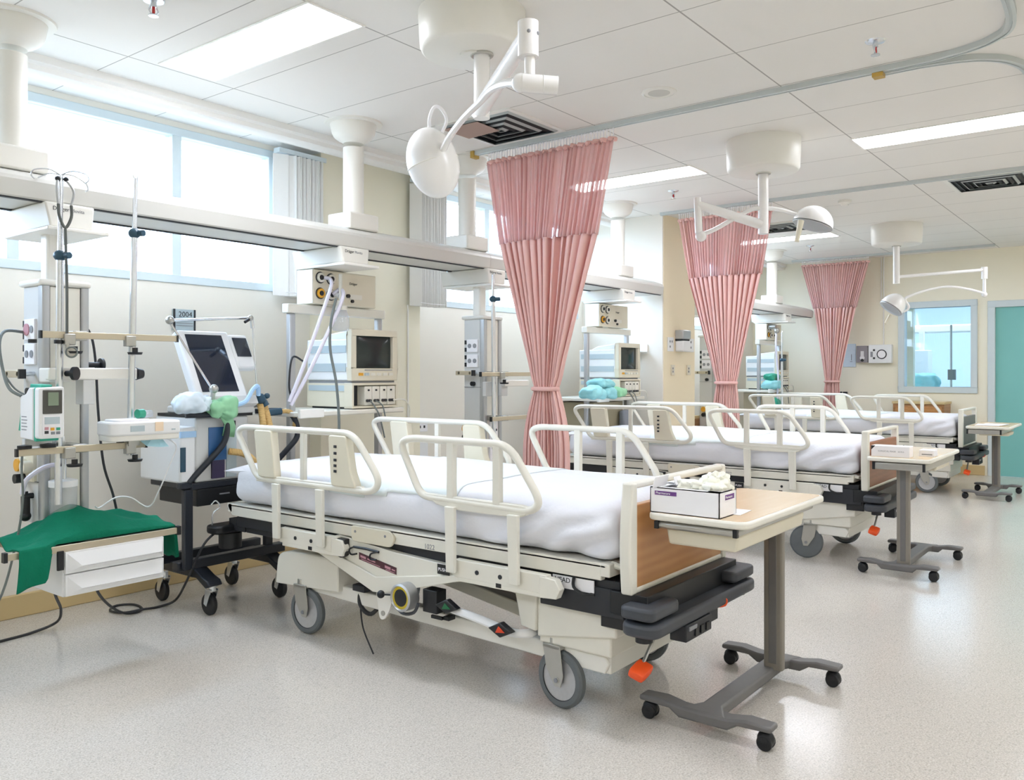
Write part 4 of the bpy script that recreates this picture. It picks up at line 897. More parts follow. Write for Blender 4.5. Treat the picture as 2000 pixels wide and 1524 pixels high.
    M().lathe([(.047, .053), (.034, .0535)], (XA - .01, 2.515, .33), (-1, 0, 0), 32).obj('gauge_ring', 'yellow', g)
    M().lathe([(.036, .0538), (.032, .056), (0, .057)], (XA - .01, 2.515, .33), (-1, 0, 0), 32).obj('gauge_face', 'black', g)
    M().cyl((XA - .03, 2.58, .325), (XA - .045, 2.645, .32), .004).sph((XA - .046, 2.65, .32), .017).obj('gauge_lever', 'black', g)
    M().tube([(XA - .03, 2.585, .315), (XA - .03, 2.575, .28), (XA - .03, 2.53, .255), (XA - .03, 2.47, .27), (XA - .03, 2.445, .31)], .007, 8, smooth=4).obj('gauge_bracket', 'bumper', g)
    M().box((XA - .01, 2.36, .275), (XA + .05, 2.44, .37)).obj('motor_box', 'black', g, bevel=.004)
    # foot pedals
    fp = M().tube([(2.53, 2.275, .318), (2.535, 2.12, .30), (2.545, 1.98, .275), (2.60, 1.93, .268), (2.68, 1.95, .265)], .017, 10, smooth=4, flat=.7).obj('pedal_bar', 'ventwhite', t)
    for (y, z, c, nm) in ((2.275, .33, 'green', 'green diamond pedal'), (2.0, .288, 'red', 'red diamond pedal')):
        q = M().prism([(y + .058, z), (y, z + .030), (y - .058, z), (y, z - .028)], 'yz', 2.50, 2.53).obj('pedal', 'black', fp, bevel=.004, label=nm)
        M().prism([(y + .018, z - .010), (y + .003, z + .016), (y - .026, z - .004)], 'yz', 2.4965, 2.4995).obj('pedal_arrow', c, q)
    M().box((XA + .03, 2.33, .245), (XA + .07, 2.36, .26)).box((XA + .02, 2.36, .245), (XA + .03, 2.42, .258)).obj('small_catch', 'black', t)
    M().box((XA + .05, 2.86, .27), (XA + .09, 2.94, .30)).obj('small_latch', 'darkframe', t, bevel=.004)
    M().cyl((XA + .03, 2.93, .47), (XA - .03, 2.93, .47), .035).box((XA - .03, 2.90, .45), (XA, 2.98, .52)).obj('crank_socket', 'black', t, bevel=.003)
    # head-end bumper and dark bits
    M().prism(fillet([(2.50, 3.86), (3.42, 3.86), (3.42, 3.98), (2.50, 3.98)], .05, 5), 'xy', .425, .47).obj('head_bumper', 'black', t, bevel=.012)
    multi('head_roller', [M().cyl((xx, 3.92, .425), (xx, 3.92, .34), .06) for xx in (2.62, 3.30)], 'black', t, bevel=.006)
    multi('head_bracket', [M().box((xx, 3.76, .44), (xx + .06, 3.90, .50)) for xx in (2.60, 3.26)], 'darkframe', t)
    M().tube([(2.52, 3.93, .47), (2.52, 3.925, .53), (2.545, 3.90, .565), (2.52, 3.90, .60), (2.50, 3.91, .58)], .004, 6, smooth=4).obj('line_hook', 'chrome', t)
    for sgn, x in ((1, 2.515), (-1, 3.43)):
        side_rail(t, x, True, sgn); side_rail(t, x, False, sgn)
    caster(t, 2.645, 1.845, R(180 - 6)); caster(t, 2.63, 3.33, R(180 + 4)); caster(t, 3.29, 1.85, R(180 + 6)); caster(t, 3.29, 3.33, R(180))
    return t
def mattress(lb, seed):
    t = thing('sheeted_mattress', lb, 'mattress', (2.965, 2.65, .592), 'white sheeted mattresses')
    a, b = Vector((2.558, 1.525, .593)), Vector((3.372, 3.79, .808))
    off = Vector((seed * 3.7, seed * 1.3, 0))
    def fn(p):
        s = (p.y - a.y) / (b.y - a.y)
        up = (p.z - a.z) / (b.z - a.z)
        n = noise.noise(Vector((p.x * 3, p.y * 2.2, p.z * 3)) + off) * .010 + noise.noise(Vector((p.x * 9, p.y * 4, p.z * 9)) + off) * .003
        q = p.copy()
        if up > .55: q.z += n - .012 * max(0, s - .72) / .28
        side = -1 if p.x < 2.965 else 1
        bul = .016 * math.sin(math.pi * min(1, max(0, up)))
        # slanting tucks of cloth near the foot end
        k = max(0, 1 - s / .42)
        f = math.sin((p.y * 1.0 + p.z * 2.3) * 26 + noise.noise(Vector((p.y * 5, p.z * 5, 0)) + off) * 2.5)
        w = (1 - up) * .8 + .1 if up < 1 else 0
        q.x += side * (bul + n * .7 + .026 * k * f * w + .011 * math.sin(p.y * 7 + p.z * 30 + 2 * n * 40) * (1 - up))
        if p.y < a.y + .02: q.y += .010 * math.sin(p.x * 38 + p.z * 20) * (1 - up)
        return q
    M().rb(a, b, .065, (26, 96, 12), fn).obj('fitted_sheet', 'sheet', t, ang=3.1)
    def fn2(p):
        q = fn(p); d = .0022
        if p.z > b.z - .07: q.z += d
        q.x += -d if p.x < 2.965 else d
        if p.z < a.z + .02: pass
        return q
    m = M().rb(a, b, .065, (26, 96, 12), fn2)
    keep = lambda f: all(2.25 < m.v[i].y < 3.05 and m.v[i].z > .725 - .02 * math.sin(m.v[i].y * 7) for i in f)
    ds = M(); ds.v = m.v; ds.f = [f for f in m.f if keep(f)]
    used = sorted({i for f in ds.f for i in f}); mp = {i: k for k, i in enumerate(used)}
    ds = M().add([m.v[i] for i in used], [tuple(mp[i] for i in f) for f in ds.f])
    o = ds.obj('draw_sheet', 'draw', t, ang=3.1, label='paler draw sheet across the middle of the mattress')
    sd = o.modifiers.new('thickness', 'SOLIDIFY'); sd.thickness = .002; sd.offset = 0
    c = M().add([(2.565, 3.78, .745), (2.60, 3.70, .80), (2.56, 3.68, .765), (2.545, 3.865, .755)], [(0, 1, 2), (0, 3, 1), (3, 0, 2), (3, 2, 1)]).obj('sheet_corner', 'sheet', t)
    return t
BD2, BD3 = Vector((3.155, .068, 0)), Vector((7.03, .185, 0))
b1 = bed('cream hospital bed nearest the camera, oak footboard beside the glove box table')
mt1 = mattress('white sheeted mattress on the front bed', 1)
b2 = dup(b1, BD2, 'cream hospital bed in the middle of the row, before the beige pillar')
mt2 = dup(mt1, BD2, 'white sheeted mattress on the middle bed')
b3 = dup(b1, BD3, 'cream hospital bed farthest away, against the back wall')
mt3 = dup(mt1, BD3, 'white sheeted mattress on the farthest bed')
for b in (b2, b3):
    for ch in b.children_recursive:
        if ch.name.startswith('wood_panel'):
            ch.data = ch.data.copy(); ch.data.materials[0] = K['darkwood'] if b is b2 else K['tgrey']
            ch['label'] = 'red brown laminate panel of the footboard' if b is b2 else 'grey laminate panel of the footboard'

def swivel(b, k, x, y, deg):
    """turn the k-th caster of a bed about its own stem"""
    f = [c for c in b.children if c.name.startswith('caster_fork')][k]
    p = Vector((x, y, 0)) - Vector((2.965, 2.6, 0)); m = Matrix.Translation(p) @ Matrix.Rotation(R(deg), 4, 'Z') @ Matrix.Translation(-p)
    for o in (f, *f.children): o.data = o.data.copy(); o.data.transform(m)
swivel(b2, 0, 2.645, 1.845, 197); swivel(b3, 0, 2.645, 1.845, 14)

# ------------------------------------------------------------------ overbed tables
def overbed(lb, x0, x1, y0, y1, zt, fa, fb_, xc, yc, yl, yr, dr=None, hr=.024):
    """top x0..x1 by y0..y1; the two foot bars run along y at x=fa and x=fb_; column at (xc, yc)"""
    t = thing('overbed_table', lb, 'overbed table', ((fa + fb_) / 2, yc, 0), 'wheeled overbed tables')
    M().prism(fillet([(x0, y0), (x1, y0), (x1, y1), (x0, y1)], .045, 6), 'xy', zt - .026, zt - .001).obj('table_edge', 'cream', t, bevel=.008, seg=3)
    M().prism(fillet([(x0 + .013, y0 + .013), (x1 - .013, y0 + .013), (x1 - .013, y1 - .013), (x0 + .013, y1 - .013)], .038, 6), 'xy', zt - .004, zt).obj('table_surface', 'tablewood', t)
    M().box((x0 + .02, yc - .15, zt - .031 - hr), (x1 - .03, yc + .15, zt - .031)).obj('under_rail', 'steel', t, bevel=.008)
    for yy in (yc - .15, yc + .135): M().box((x0 + .015, yy, zt - .032 - hr), (x0 + .03, yy + .015, zt - .03)).obj('rail_plug', 'black', t)
    M().prism([(y0 + .05, zt - .032 - hr), (y1 - .05, zt - .032 - hr), (y1 - .06, zt - .112), (y0 + .06, zt - .112)], 'yz', dr[0], dr[1]).obj('drawer', 'cream2', t, bevel=.008)
    M().prism(fillet([(xc - .020, yc - .038), (xc + .020, yc - .038), (xc + .020, yc + .038), (xc - .020, yc + .038)], .01, 3), 'xy', .075, zt - .05).obj('column', 'tcol', t)
    M().box((xc - .022, yc - .016, .10), (xc + .022, yc + .016, zt - .07)).obj('column_groove', 'tgrey', t, bevel=.002)
    # cast base
    bs = M()
    ym = (yl + yr) / 2
    for fx in (fa, fb_):
        pts = [(yl - .03, .088), (yl + .06, .092), (ym - .09, .080), (ym, .078), (ym + .09, .080), (yr - .06, .092), (yr + .03, .088)]
        top = [(y, z) for y, z in pts]; bot = [(yr + .03, .068), (yr - .09, .064), (ym + .09, .040), (ym - .09, .040), (yl + .09, .064), (yl - .03, .068)]
        bs.prism(top + bot, 'yz', fx - .034, fx + .034)
    bs.prism([(fa - .03, ym - .085), (fa + .06, ym - .038), (fb_ - .06, ym - .038), (fb_ + .03, ym - .085), (fb_ + .03, ym + .085), (fb_ - .06, ym + .038), (fa + .06, ym + .038), (fa - .03, ym + .085)], 'xy', .042, .083)
    bs.obj('base_frame', 'tgrey', t, bevel=.008)
    for fx in (fa, fb_):
        for y in (yl, yr):
            k = M().cyl((fx, y, .07), (fx, y, .045), .010).sph((fx, y, .037), .030, (.8, 1, .95)).obj('caster_hood', 'black', t)
            M().cyl((fx - .022, y, .027), (fx - .008, y, .027), .027, n=20).cyl((fx + .008, y, .027), (fx + .022, y, .027), .027, n=20).obj('caster_wheel', 'black', k, bevel=.004)
    return t
overbed('overbed table with pale oak top holding a glove box, nearest the camera', 2.59, 3.385, 1.06, 1.425, .785, 2.765, 3.49, 3.335, 1.25, 1.065, 1.50, (2.645, 3.28))
overbed('overbed table with a white carton at the foot of the middle bed', 5.47, 6.40, 1.11, 1.475, .745, 5.60, 6.34, 5.62, 1.29, 1.115, 1.525, (5.92, 6.34), .045)
overbed('overbed table holding papers, at the foot of the farthest bed by the teal door', 9.22, 10.10, 1.18, 1.56, .74, 9.47, 10.17, 9.98, 1.40, 1.22, 1.60, (9.62, 9.92), .045)

# things on the tables
gx = thing('glove_box', 'white glove box with purple print on the nearest overbed table', 'glove box', (2.70, 1.29, .785))
x0, x1, y0, y1, z0, z1 = 2.605, 2.742, 1.160, 1.415, .785, .872
M().box((x0, y0, z0), (x1, y1, z0 + .003)).box((x0, y0, z0), (x0 + .003, y1, z1)).box((x1 - .003, y0, z0), (x1, y1, z1)).box((x0, y0, z0), (x1, y0 + .003, z1)).box((x0, y1 - .003, z0), (x1, y1, z1)) \
   .box((x0, y0, z1 - .003), (x1, y0 + .045, z1)).box((x0, y1 - .03, z1 - .003), (x1, y1, z1)).box((x0, y0, z1 - .003), (x0 + .025, y1, z1)).box((x1 - .025, y0, z1 - .003), (x1, y1, z1)).obj('carton', 'paper', gx)
M().obox((x0 + .02, y1 - .03, z1 + .018), (.10, .002, .04), ax=R(14)).obox((x0 + .11, y1 - .05, z1 + .014), (.05, .002, .03), ax=R(-20)).obj('torn_flap', 'paper', gx)
pb = M().box((x0 - .0006, 1.315, .846), (x0 + .0005, 1.397, .860)).obj('brand_print', 'purple', gx)
text('printed_word', 'Pharmacare', .0115, (x0 - .0009, 1.393, .8495), (0, -1, 0), (0, 0, 1), 'paper', pb, .0002)
pb2 = M().box((x0 + .045, y0 - .0006, .842), (x0 + .118, y0 + .0005, .859)).obj('brand_print', 'purple', gx)
text('printed_word', 'Pharmacare', .0115, (x0 + .048, y0 - .0009, .847), (1, 0, 0), (0, 0, 1), 'paper', pb2, .0002)
def crumple(c, s, seed):
    def fn(p):
        d = (p - Vector(c)); n = noise.noise(p * 38 + Vector((seed, 0, 0))) * .022 + noise.noise(p * 90 + Vector((0, seed, 0))) * .008
        return p + d.normalized() * n
    a = [c[i] - s[i] / 2 for i in range(3)]; b = [c[i] + s[i] / 2 for i in range(3)]
    return M().rb(a, b, min(s) * .45, (14, 18, 10), fn)
crumple((2.68, 1.25, .877), (.085, .17, .035), 3).obj('crumpled_gloves', 'glove', gx)
crumple((2.70, 1.215, .898), (.06, .09, .045), 9).obj('crumpled_gloves', 'glove', gx)
tag(M().obox((2.77, 1.24, .7865), (.12, .20, .0015), az=R(4)).obj('paper_sheet', 'paper'), 'white paper sheet sticking out from under the glove box', 'paper')
cb = thing('carton_box', 'long white carton with blue corner on the middle overbed table', 'carton', (5.60, 1.35, .745))
M().box((5.52, 1.235, .745), (5.62, 1.455, .812)).obj('carton', 'paper', cb, bevel=.002)
M().prism([(1.455, .812), (1.43, .812), (1.455, .785)], 'yz', 5.519, 5.5205).obj('blue_corner', 'ink', cb)
text('printed_word', 'SURGICAL MASK', .014, (5.5192, 1.415, .775), (0, -1, 0), (0, 0, 1), 'greyink', cb, .0002)
text('printed_word', '50 PCS', .012, (5.5192, 1.30, .775), (0, -1, 0), (0, 0, 1), 'greyink', cb, .0002)
cb = thing('carton_box', 'small white carton at the right of the long one, middle overbed table', 'carton', (5.72, 1.16, .745))
M().box((5.68, 1.13, .745), (5.78, 1.215, .785)).obj('carton', 'paper', cb, bevel=.002)
M().box((5.679, 1.14, .755), (5.6805, 1.20, .762)).obj('printed_line', 'greyink', cb)
for i, (x, y, a) in enumerate([(9.50, 1.40, 3), (9.53, 1.36, -6)]):
    tag(M().obox((x, y, .742 + i * .004), (.30, .21, .003), az=R(a)).obj('paper_sheet', 'paper'), ['lower white paper on the farthest overbed table', 'upper white paper on the farthest overbed table'][i], 'paper')
# ------------------------------------------------------------------ clutter on the leftmost column
p = thing('infusion_pump', 'white and teal infusion pump with grey screen clamped on the left drip pole', 'infusion pump', (1.52, 3.55, .985))
PX0, PX1, PY0, PY1, PZ0, PZ1 = 1.478, 1.575, 3.49, 3.66, 1.005, 1.21
M().prism(fillet([(PX0 + .0, PZ0), (PX1, PZ0), (PX1, PZ1), (PX0, PZ1 - .004)], .012, 4), 'xz', PY0, PY0 + .04).obj('front_case', 'ventwhite', p, bevel=.004)
M().box((PX0 + .004, PY0 + .038, PZ0 - .012), (PX1 - .004, PY0 + .058, PZ1 - .004)).obj('teal_seam', 'pumpteal', p, bevel=.004)
M().prism(fillet([(PY0 + .056, PZ0 - .008), (PY1, PZ0 - .002), (PY1, PZ1 - .04), (PY0 + .12, PZ1 - .03), (PY0 + .09, PZ1 - .004), (PY0 + .056, PZ1 - .004)], .006, 3), 'yz', PX0, PX1 - .004).obj('rear_case', 'ventwhite', p, bevel=.004)
M().prism(fillet([(PY0 + .05, PZ1 + .008), (PY0 + .15, PZ1 + .010), (PY0 + .16, PZ1 - .035), (PY0 + .145, PZ1 - .035), (PY0 + .135, PZ1 - .004), (PY0 + .05, PZ1 - .004)], .006, 3), 'yz', PX0 + .03, PX1 - .025).obj('carry_handle', 'pumpteal', p, bevel=.003)
s = M().box((PX0 + .014, PY0 - .004, 1.103), (PX1 - .010, PY0 + .002, 1.197)).obj('screen_surround', 'lcdark', p, bevel=.002)
M().box((PX0 + .032, PY0 - .006, 1.135), (PX1 - .025, PY0 - .003, 1.188)).obj('screen', 'lcd', s)
kp = M().box((PX0 + .014, PY0 - .003, 1.018), (PX1 - .014, PY0 + .002, 1.098)).obj('keypad', 'paper', p)
for x, z, c in ((.026, 1.03, 'ink'), (.048, 1.042, 'amber'), (.070, 1.042, 'greenlid'), (.026, 1.045, 'pinkink'), (.050, 1.026, 'greyink'), (.070, 1.026, 'greyink')):
    M().box((PX0 + x - .006, PY0 - .006, z - .005), (PX0 + x + .008, PY0 - .002, z + .006)).obj('key', c, kp)
M().box((PX0 + .02, PY0 - .0045, 1.062), (PX1 - .02, PY0 - .0025, 1.090)).obj('data_strip', 'bluegrey', kp)
lp = M()
for i in range(5): lp.box((PX0 - .0012, 3.60 - .006 * (i % 2), 1.035 + i * .013), (PX0 - .0002, 3.645, 1.039 + i * .013))
lp.obj('side_print', 'greyink', p)
M().box((PX0 + .01, 3.64, .965), (PX1 + .02, 3.67, .997)).cyl((PX1 + .02, 3.655, .98), (PX1 + .05, 3.655, .98), .012).cyl((PX1 + .05, 3.655, .98), (PX1 + .066, 3.655, .98), .028, n=20).obj('pole_clamp', 'ventbody', p, bevel=.003)
M().prism([(3.665, 1.16), (3.668, 1.03), (3.70, 1.03)], 'yz', PX0 + .01, PX0 + .02).obj('side_tab', 'greenlid', p)
tag(M().tube([(1.59, 3.90, 1.44), (1.50, 3.86, 1.44), (1.455, 3.80, 1.38), (1.45, 3.75, 1.27), (1.455, 3.70, 1.20), (1.48, 3.655, 1.172)], .0065, 8, smooth=6).tube([(1.455, 3.74, 1.25), (1.475, 3.70, 1.20), (1.50, 3.64, 1.17)], .004, 6, smooth=5).obj('power_lead', 'cableg'), 'grey power lead curving from the column socket to the infusion pump', 'cable')
M().cyl((1.585, 3.87, 1.45), (1.602, 3.87, 1.45), .026).obj('mains_plug', 'pinkink', bpy.data.objects['power_lead'])
st = thing('stethoscope', 'black stethoscope hooked over the drip pole with its steel chestpiece hanging', 'stethoscope', (1.622, 3.58, 1.33))
M().tube([(1.628, 3.60, 1.86), (1.632, 3.595, 1.62), (1.630, 3.59, 1.38)], .006, 8).tube([(1.600, 3.60, 1.96), (1.604, 3.60, 1.91), (1.628, 3.60, 1.865), (1.652, 3.60, 1.91), (1.652, 3.60, 1.96)], .006, 8, smooth=5).obj('rubber_tubing', mat('grey_rubber', '#565a58', .5), st)
M().tube([(1.600, 3.60, 1.96), (1.596, 3.605, 2.02), (1.606, 3.62, 2.065)], .005, 8, smooth=5).tube([(1.652, 3.60, 1.96), (1.664, 3.605, 2.02), (1.640, 3.62, 2.068)], .005, 8, smooth=5).obj('ear_tube', 'alu', st)
multi('ear_tip', [M().sph((1.606, 3.62, 2.068), .010), M().sph((1.640, 3.62, 2.07), .010)], 'black', st)
M().cyl((1.630, 3.585, 1.39), (1.630, 3.585, 1.36), .008).lathe([(.021, 0), (.022, .006), (.016, .014), (.009, .02), (.009, .03)], (1.640, 3.572, 1.350), (.7, 1, 0), 24).obj('chestpiece', 'steel', st); M().torus((1.640, 3.572, 1.350), .021, .004, axis=(.7, 1, 0), n=24, m=6).obj('chestpiece_rim', 'cableg', st)
# suction jar, regulators
j = thing('suction_jar', 'clear suction jar hanging low on the leftmost column behind the green cloth', 'jar', (1.66, 3.69, .64))
M().lathe([(.040, .64), (.052, .65), (.054, .78), (.050, .79)], (1.66, 3.69, 0)).obj('jar_bowl', 'jar', j)
M().lathe([(.056, .785), (.056, .81), (.02, .82)], (1.66, 3.69, 0)).obj('jar_lid', 'ventwhite', j)
M().tube([(1.66, 3.69, .82), (1.655, 3.70, .87), (1.60, 3.72, .87), (1.54, 3.75, .82), (1.53, 3.77, .76)], .010, 8, smooth=6).obj('jar_hose', 'tube', j)
M().cyl((1.655, 3.672, .93), (1.655, 3.672, .80), .009).obj('hang_rod', 'chrome', j)
tag(M().tube([(1.515, 3.72, .99), (1.50, 3.70, .88), (1.50, 3.69, .74), (1.485, 3.72, .56), (1.45, 3.80, .32), (1.40, 4.0, .14)], .005, 8, smooth=6).obj('thin_cable', 'cableg'), 'grey cable running down the left side of the leftmost column', 'cable')
tag(M().tube([(1.85, 3.92, 1.49), (1.88, 3.90, 1.43), (1.895, 3.89, 1.30), (1.90, 3.88, 1.10), (1.92, 3.87, .85), (1.96, 3.86, .70), (1.99, 3.86, .56)], .006, 8, smooth=6).obj('black_cable', 'cable'), 'thick black cable hanging right of the leftmost column', 'cable')

# white monitor box on the lower rail, with bottle; mask
w = thing('humidifier_box', 'low white equipment box with printed label on the lower rail, right of the infusion pump', 'equipment box', (1.93, 3.57, .965))
M().prism(fillet([(1.765, 3.50), (2.075, 3.48), (2.085, 3.64), (1.78, 3.66)], [.045, .015, .015, .03], 5), 'xy', .995, 1.055).obj('upper_case', 'ventwhite', w, bevel=.008)
M().prism(fillet([(1.770, 3.505), (2.072, 3.485), (2.08, 3.635), (1.785, 3.655)], [.045, .015, .015, .03], 5), 'xy', .972, .996).obj('lower_case', 'offwhite', w, bevel=.004)
M().prism(fillet([(1.80, 3.52), (1.95, 3.51), (1.96, 3.62), (1.80, 3.63)], .02, 4), 'xy', 1.053, 1.064).obj('lid', 'paper', w, bevel=.003)
M().obox((1.975, 3.4845, 1.03), (.036, .003, .04), az=R(-3.7)).obj('orange_label', mat('peach_label', '#f0d9bd', .6), w)
multi('printed_line', [M().obox((1.88, 3.491, 1.025), (.06, .003, .025), az=R(-3.7)), M().obox((2.04, 3.481, 1.015), (.016, .003, .006), az=R(-3.7))], 'bluegrey', w)
M().box((1.885, 3.575, .945), (1.935, 3.615, .975)).obj('rail_clamp', 'steel', w)
bt = thing('small_bottle', 'small green-capped bottle lying on the white equipment box', 'bottle', (1.95, 3.57, 1.08))
M().cyl((1.915, 3.56, 1.085), (1.945, 3.565, 1.085), .020, n=18).obj('bottle_cap', 'greenlid', bt); M().cyl((1.945, 3.565, 1.083), (1.985, 3.575, 1.083), .016, n=18).obj('bottle_body', 'jar', bt)
mk = M().add([(1.935, 3.575, .964), (1.985, 3.545, .990), (2.005, 3.54, .988), (2.06, 3.55, .932), (1.945, 3.535, .942), (1.99, 3.60, .99), (2.005, 3.60, .985), (2.0, 3.52, .936)], [(0, 4, 1), (4, 7, 2, 1), (7, 3, 2), (0, 1, 5), (1, 2, 6, 5), (2, 3, 6), (0, 5, 6, 3), (0, 3, 7, 4)])
tag(mk.obj('face_mask', 'maskblue', bevel=.002), 'pale blue folded face mask lying on the lower rail', 'mask')
tag(M().tube([(2.05, 3.55, .97), (2.10, 3.56, .93), (2.08, 3.58, .85), (2.045, 3.62, .72), (2.02, 3.66, .655), (1.96, 3.70, .70), (1.90, 3.72, .705), (1.83, 3.72, .67), (1.80, 3.70, .68)], .0035, 6, smooth=6).obj('thin_tube', 'ventwhite'), 'thin white tube sagging from the white equipment box to the column', 'tube')

# drawer unit on its shelf rail, and the green cloth
u = thing('drawer_unit', 'white two-drawer unit hung on a steel shelf below the leftmost column', 'drawer unit', (1.79, 3.62, .36))
M().box((1.575, 3.505, .362), (2.0, 3.775, .55)).obj('drawer_case', 'ventwhite', u, bevel=.003)
for z0, z1 in ((.366, .452), (.457, .545)):
    dr = M().box((1.578, 3.487, z0), (1.997, 3.506, z1)).obj('drawer_front', 'ventwhite', u, bevel=.002)
    xa, xb = 1.585, 1.992; zl, zh = z0 + .006, z1 - .006; zm = z0 + .030
    M().add([(xa, 3.487, zl), (xb, 3.487, zl), (xb, 3.487, zh), (xa, 3.487, zh), (xa + .045, 3.457, zm), (xb - .02, 3.457, zm), (xa + .045, 3.482, zm - .010), (xb - .02, 3.482, zm - .010)],
            [(3, 2, 5, 4), (0, 3, 4, 6), (4, 5, 7, 6), (1, 7, 5, 2), (0, 6, 7, 1)]).obj('finger_pull', 'ventwhite', dr)
sh = thing('shelf_frame', 'beige steel shelf tray with clamps carrying the drawer unit', 'shelf', (1.75, 3.6, .55))
M().box((1.50, 3.50, .552), (2.04, 3.82, .566)).obj('tray_plate', 'steel', sh, bevel=.003)
M().box((1.36, 3.496, .545), (2.075, 3.508, .572)).box((1.36, 3.82, .545), (2.05, 3.832, .572)).box((1.46, 3.49, .545), (1.472, 3.83, .572)).obj('tray_rail', 'railbar', sh, bevel=.002)
for a, b in (((1.352, 3.49, .54), (1.366, 3.514, .578)), ((2.065, 3.49, .54), (2.082, 3.514, .578)), ((1.352, 3.815, .54), (1.366, 3.838, .578))): M().box(a, b).obj('rail_cap', 'black', sh)
M().box((1.548, 3.488, .475), (1.573, 3.50, .552)).obj('side_clamp', 'black', sh, bevel=.002)
M().cyl((1.53, 3.53, .515), (1.48, 3.53, .515), .012).cyl((1.485, 3.53, .515), (1.465, 3.53, .515), .024).obj('clamp_knob', 'black', sh)
M().box((1.62, 3.70, .56), (1.76, 3.80, .63)).obj('shelf_bracket', 'steel', sh)
def cloth():
    """cloth thrown over the tray: a mound, then a long fall at the left corner and a short fall at the right"""
    nx, ny = 72, 46; vs = []; fs = []
    X0, X1, Y0, Y1 = 1.405, 2.12, 3.484, 3.83; hang = 14
    for j in range(ny + 1):
        for i in range(nx + 1):
            s = i / nx; x = X0 + (X1 - X0) * s
            flap = max(0, min(1, (.21 - s) / .07)); flap = flap * flap * (3 - 2 * flap)
            yf = 3.484 + .034 * (1 - flap)
            ridge = math.exp(-((s - .40) / .20) ** 2) * .112 + math.exp(-((s - .72) / .22) ** 2) * .045
            if j >= hang:
                r = (j - hang) / (ny - hang); y = yf + (Y1 - yf) * r
                z = .579 + ridge * (.06 + .94 * math.sin(math.pi * min(1, .02 + .85 * r)) ** .8)
                z += (.013 * math.sin(8 * s + 13 * r) * (1 - abs(2 * r - 1)) + .006 * math.sin(19 * s - 9 * r) + .016 * (.35 - abs(noise.noise(Vector((x * 7 + y * 6, y * 9 - x * 3, 5)))))) * min(1, 3 * r) + noise.noise(Vector((x * 13, y * 17, 1.3))) * .008 * min(1, r * 6)
            else:
                q = (hang - j) / hang; h = .155 * flap + .004
                z = .579 - h * (1 - .22 * min(1, s / .21)) * q; y = yf - .012 * min(1, q * 3) * flap + .010 * math.sin(x * 60 + q * 2) * q * flap
                x -= .018 * q * flap * (1 - s * 2)
            if s > .93:
                k = (s - .93) / .07; x -= .018 * k; z -= .150 * k * (1 if j >= hang else 1); y = y + .04 * k + .010 * math.sin(j * .5) * k
            vs.append((x, y, z))
    for j in range(ny):
        for i in range(nx): k = j * (nx + 1) + i; fs.append((k, k + 1, k + nx + 2, k + nx + 1))
    o = M().add(vs, fs).obj('surgical_cloth', 'scrub', ang=3.1)
    sd = o.modifiers.new('thickness', 'SOLIDIFY'); sd.thickness = .006
    return tag(o, 'green surgical cloth draped over the drawer unit\'s shelf', 'cloth')
cloth()
# floor cables at the left
tag(M().tube([(1.70, 3.90, .36), (1.767, 4.0, .246), (1.879, 4.2, .124), (1.915, 4.33, .033), (1.796, 4.335, .007), (1.62, 4.31, .007), (1.45, 4.25, .007), (1.25, 4.22, .007)], .0065, 8, smooth=8).obj('floor_cable', 'cable'), 'black cable sweeping across the floor to the photo\'s left edge', 'cable')
tag(M().tube([(1.90, 3.92, .34), (1.956, 4.0, .231), (2.087, 4.15, .111), (2.209, 4.25, .028), (2.29, 4.27, .007), (2.35, 4.32, .007), (2.36, 4.43, .007), (2.29, 4.48, .007), (2.225, 4.41, .007), (2.24, 4.30, .012), (2.32, 4.27, .016), (2.42, 4.28, .007), (2.50, 4.25, .03), (2.47, 4.10, .15), (2.44, 3.96, .29), (2.47, 3.91, .394), (2.56, 3.93, .44)], .0065, 8, smooth=8).obj('coiled_cable', 'cable'), 'black cable lying in a loop on the floor and rising to the front bed', 'cable')
tag(M().tube([(2.66, 2.95, .28), (2.64, 2.93, .20), (2.66, 2.88, .16), (2.70, 2.84, .22)], .010, 8, smooth=6).tube([(2.64, 2.93, .20), (2.63, 2.90, .10), (2.60, 2.80, .01)], .004, 6, smooth=6).obj('hanging_lead', 'cable'), 'short dark lead dangling under the front bed', 'cable')

# ------------------------------------------------------------------ ventilator on its trolley
v = thing('ventilator', 'ventilator on a blue-black trolley with tilted dark touchscreen, at the head of the front bed', 'ventilator', (2.60, 4.15, 0))
M().box((2.37, 3.985, .695), (2.46, 4.38, .985)).obj('side_module', 'ventwhite', v, bevel=.012)
M().box((2.372, 3.978, .93), (2.458, 4.36, .962)).obj('side_stripe', 'tubblue', v)
M().box((2.372, 3.98, .755), (2.40, 3.986, .88)).obj('dark_slot', 'knobteal', v)
bdy = M().box((2.46, 3.99, .69), (2.78, 4.38, 1.03)).obj('main_case', 'ventbody', v, bevel=.010)
M().box((2.535, 3.984, .80), (2.64, 3.992, .975)).obj('blue_panel', 'bluestrip', bdy)
M().box((2.55, 3.978, .705), (2.625, 3.992, .80)).obj('purple_module', mat('dark_violet', '#3b3350', .4), bdy)
M().box((2.64, 3.982, .705), (2.70, 3.992, .96)).obj('grey_panel', 'bluegrey', bdy)
M().box((2.66, 3.982, .965), (2.695, 3.990, 1.005)).obj('black_socket', 'black', bdy)
M().box((2.46, 3.98, 1.03), (2.80, 4.36, 1.045)).obj('black_tray', 'black', v)
M().box((2.48, 3.96, 1.045), (2.80, 4.30, 1.085)).obj('neck_base', 'ventbody', v, bevel=.01)
M().box((2.56, 4.05, 1.085), (2.74, 4.22, 1.14)).obj('screen_neck', 'ventbody', v, bevel=.01)
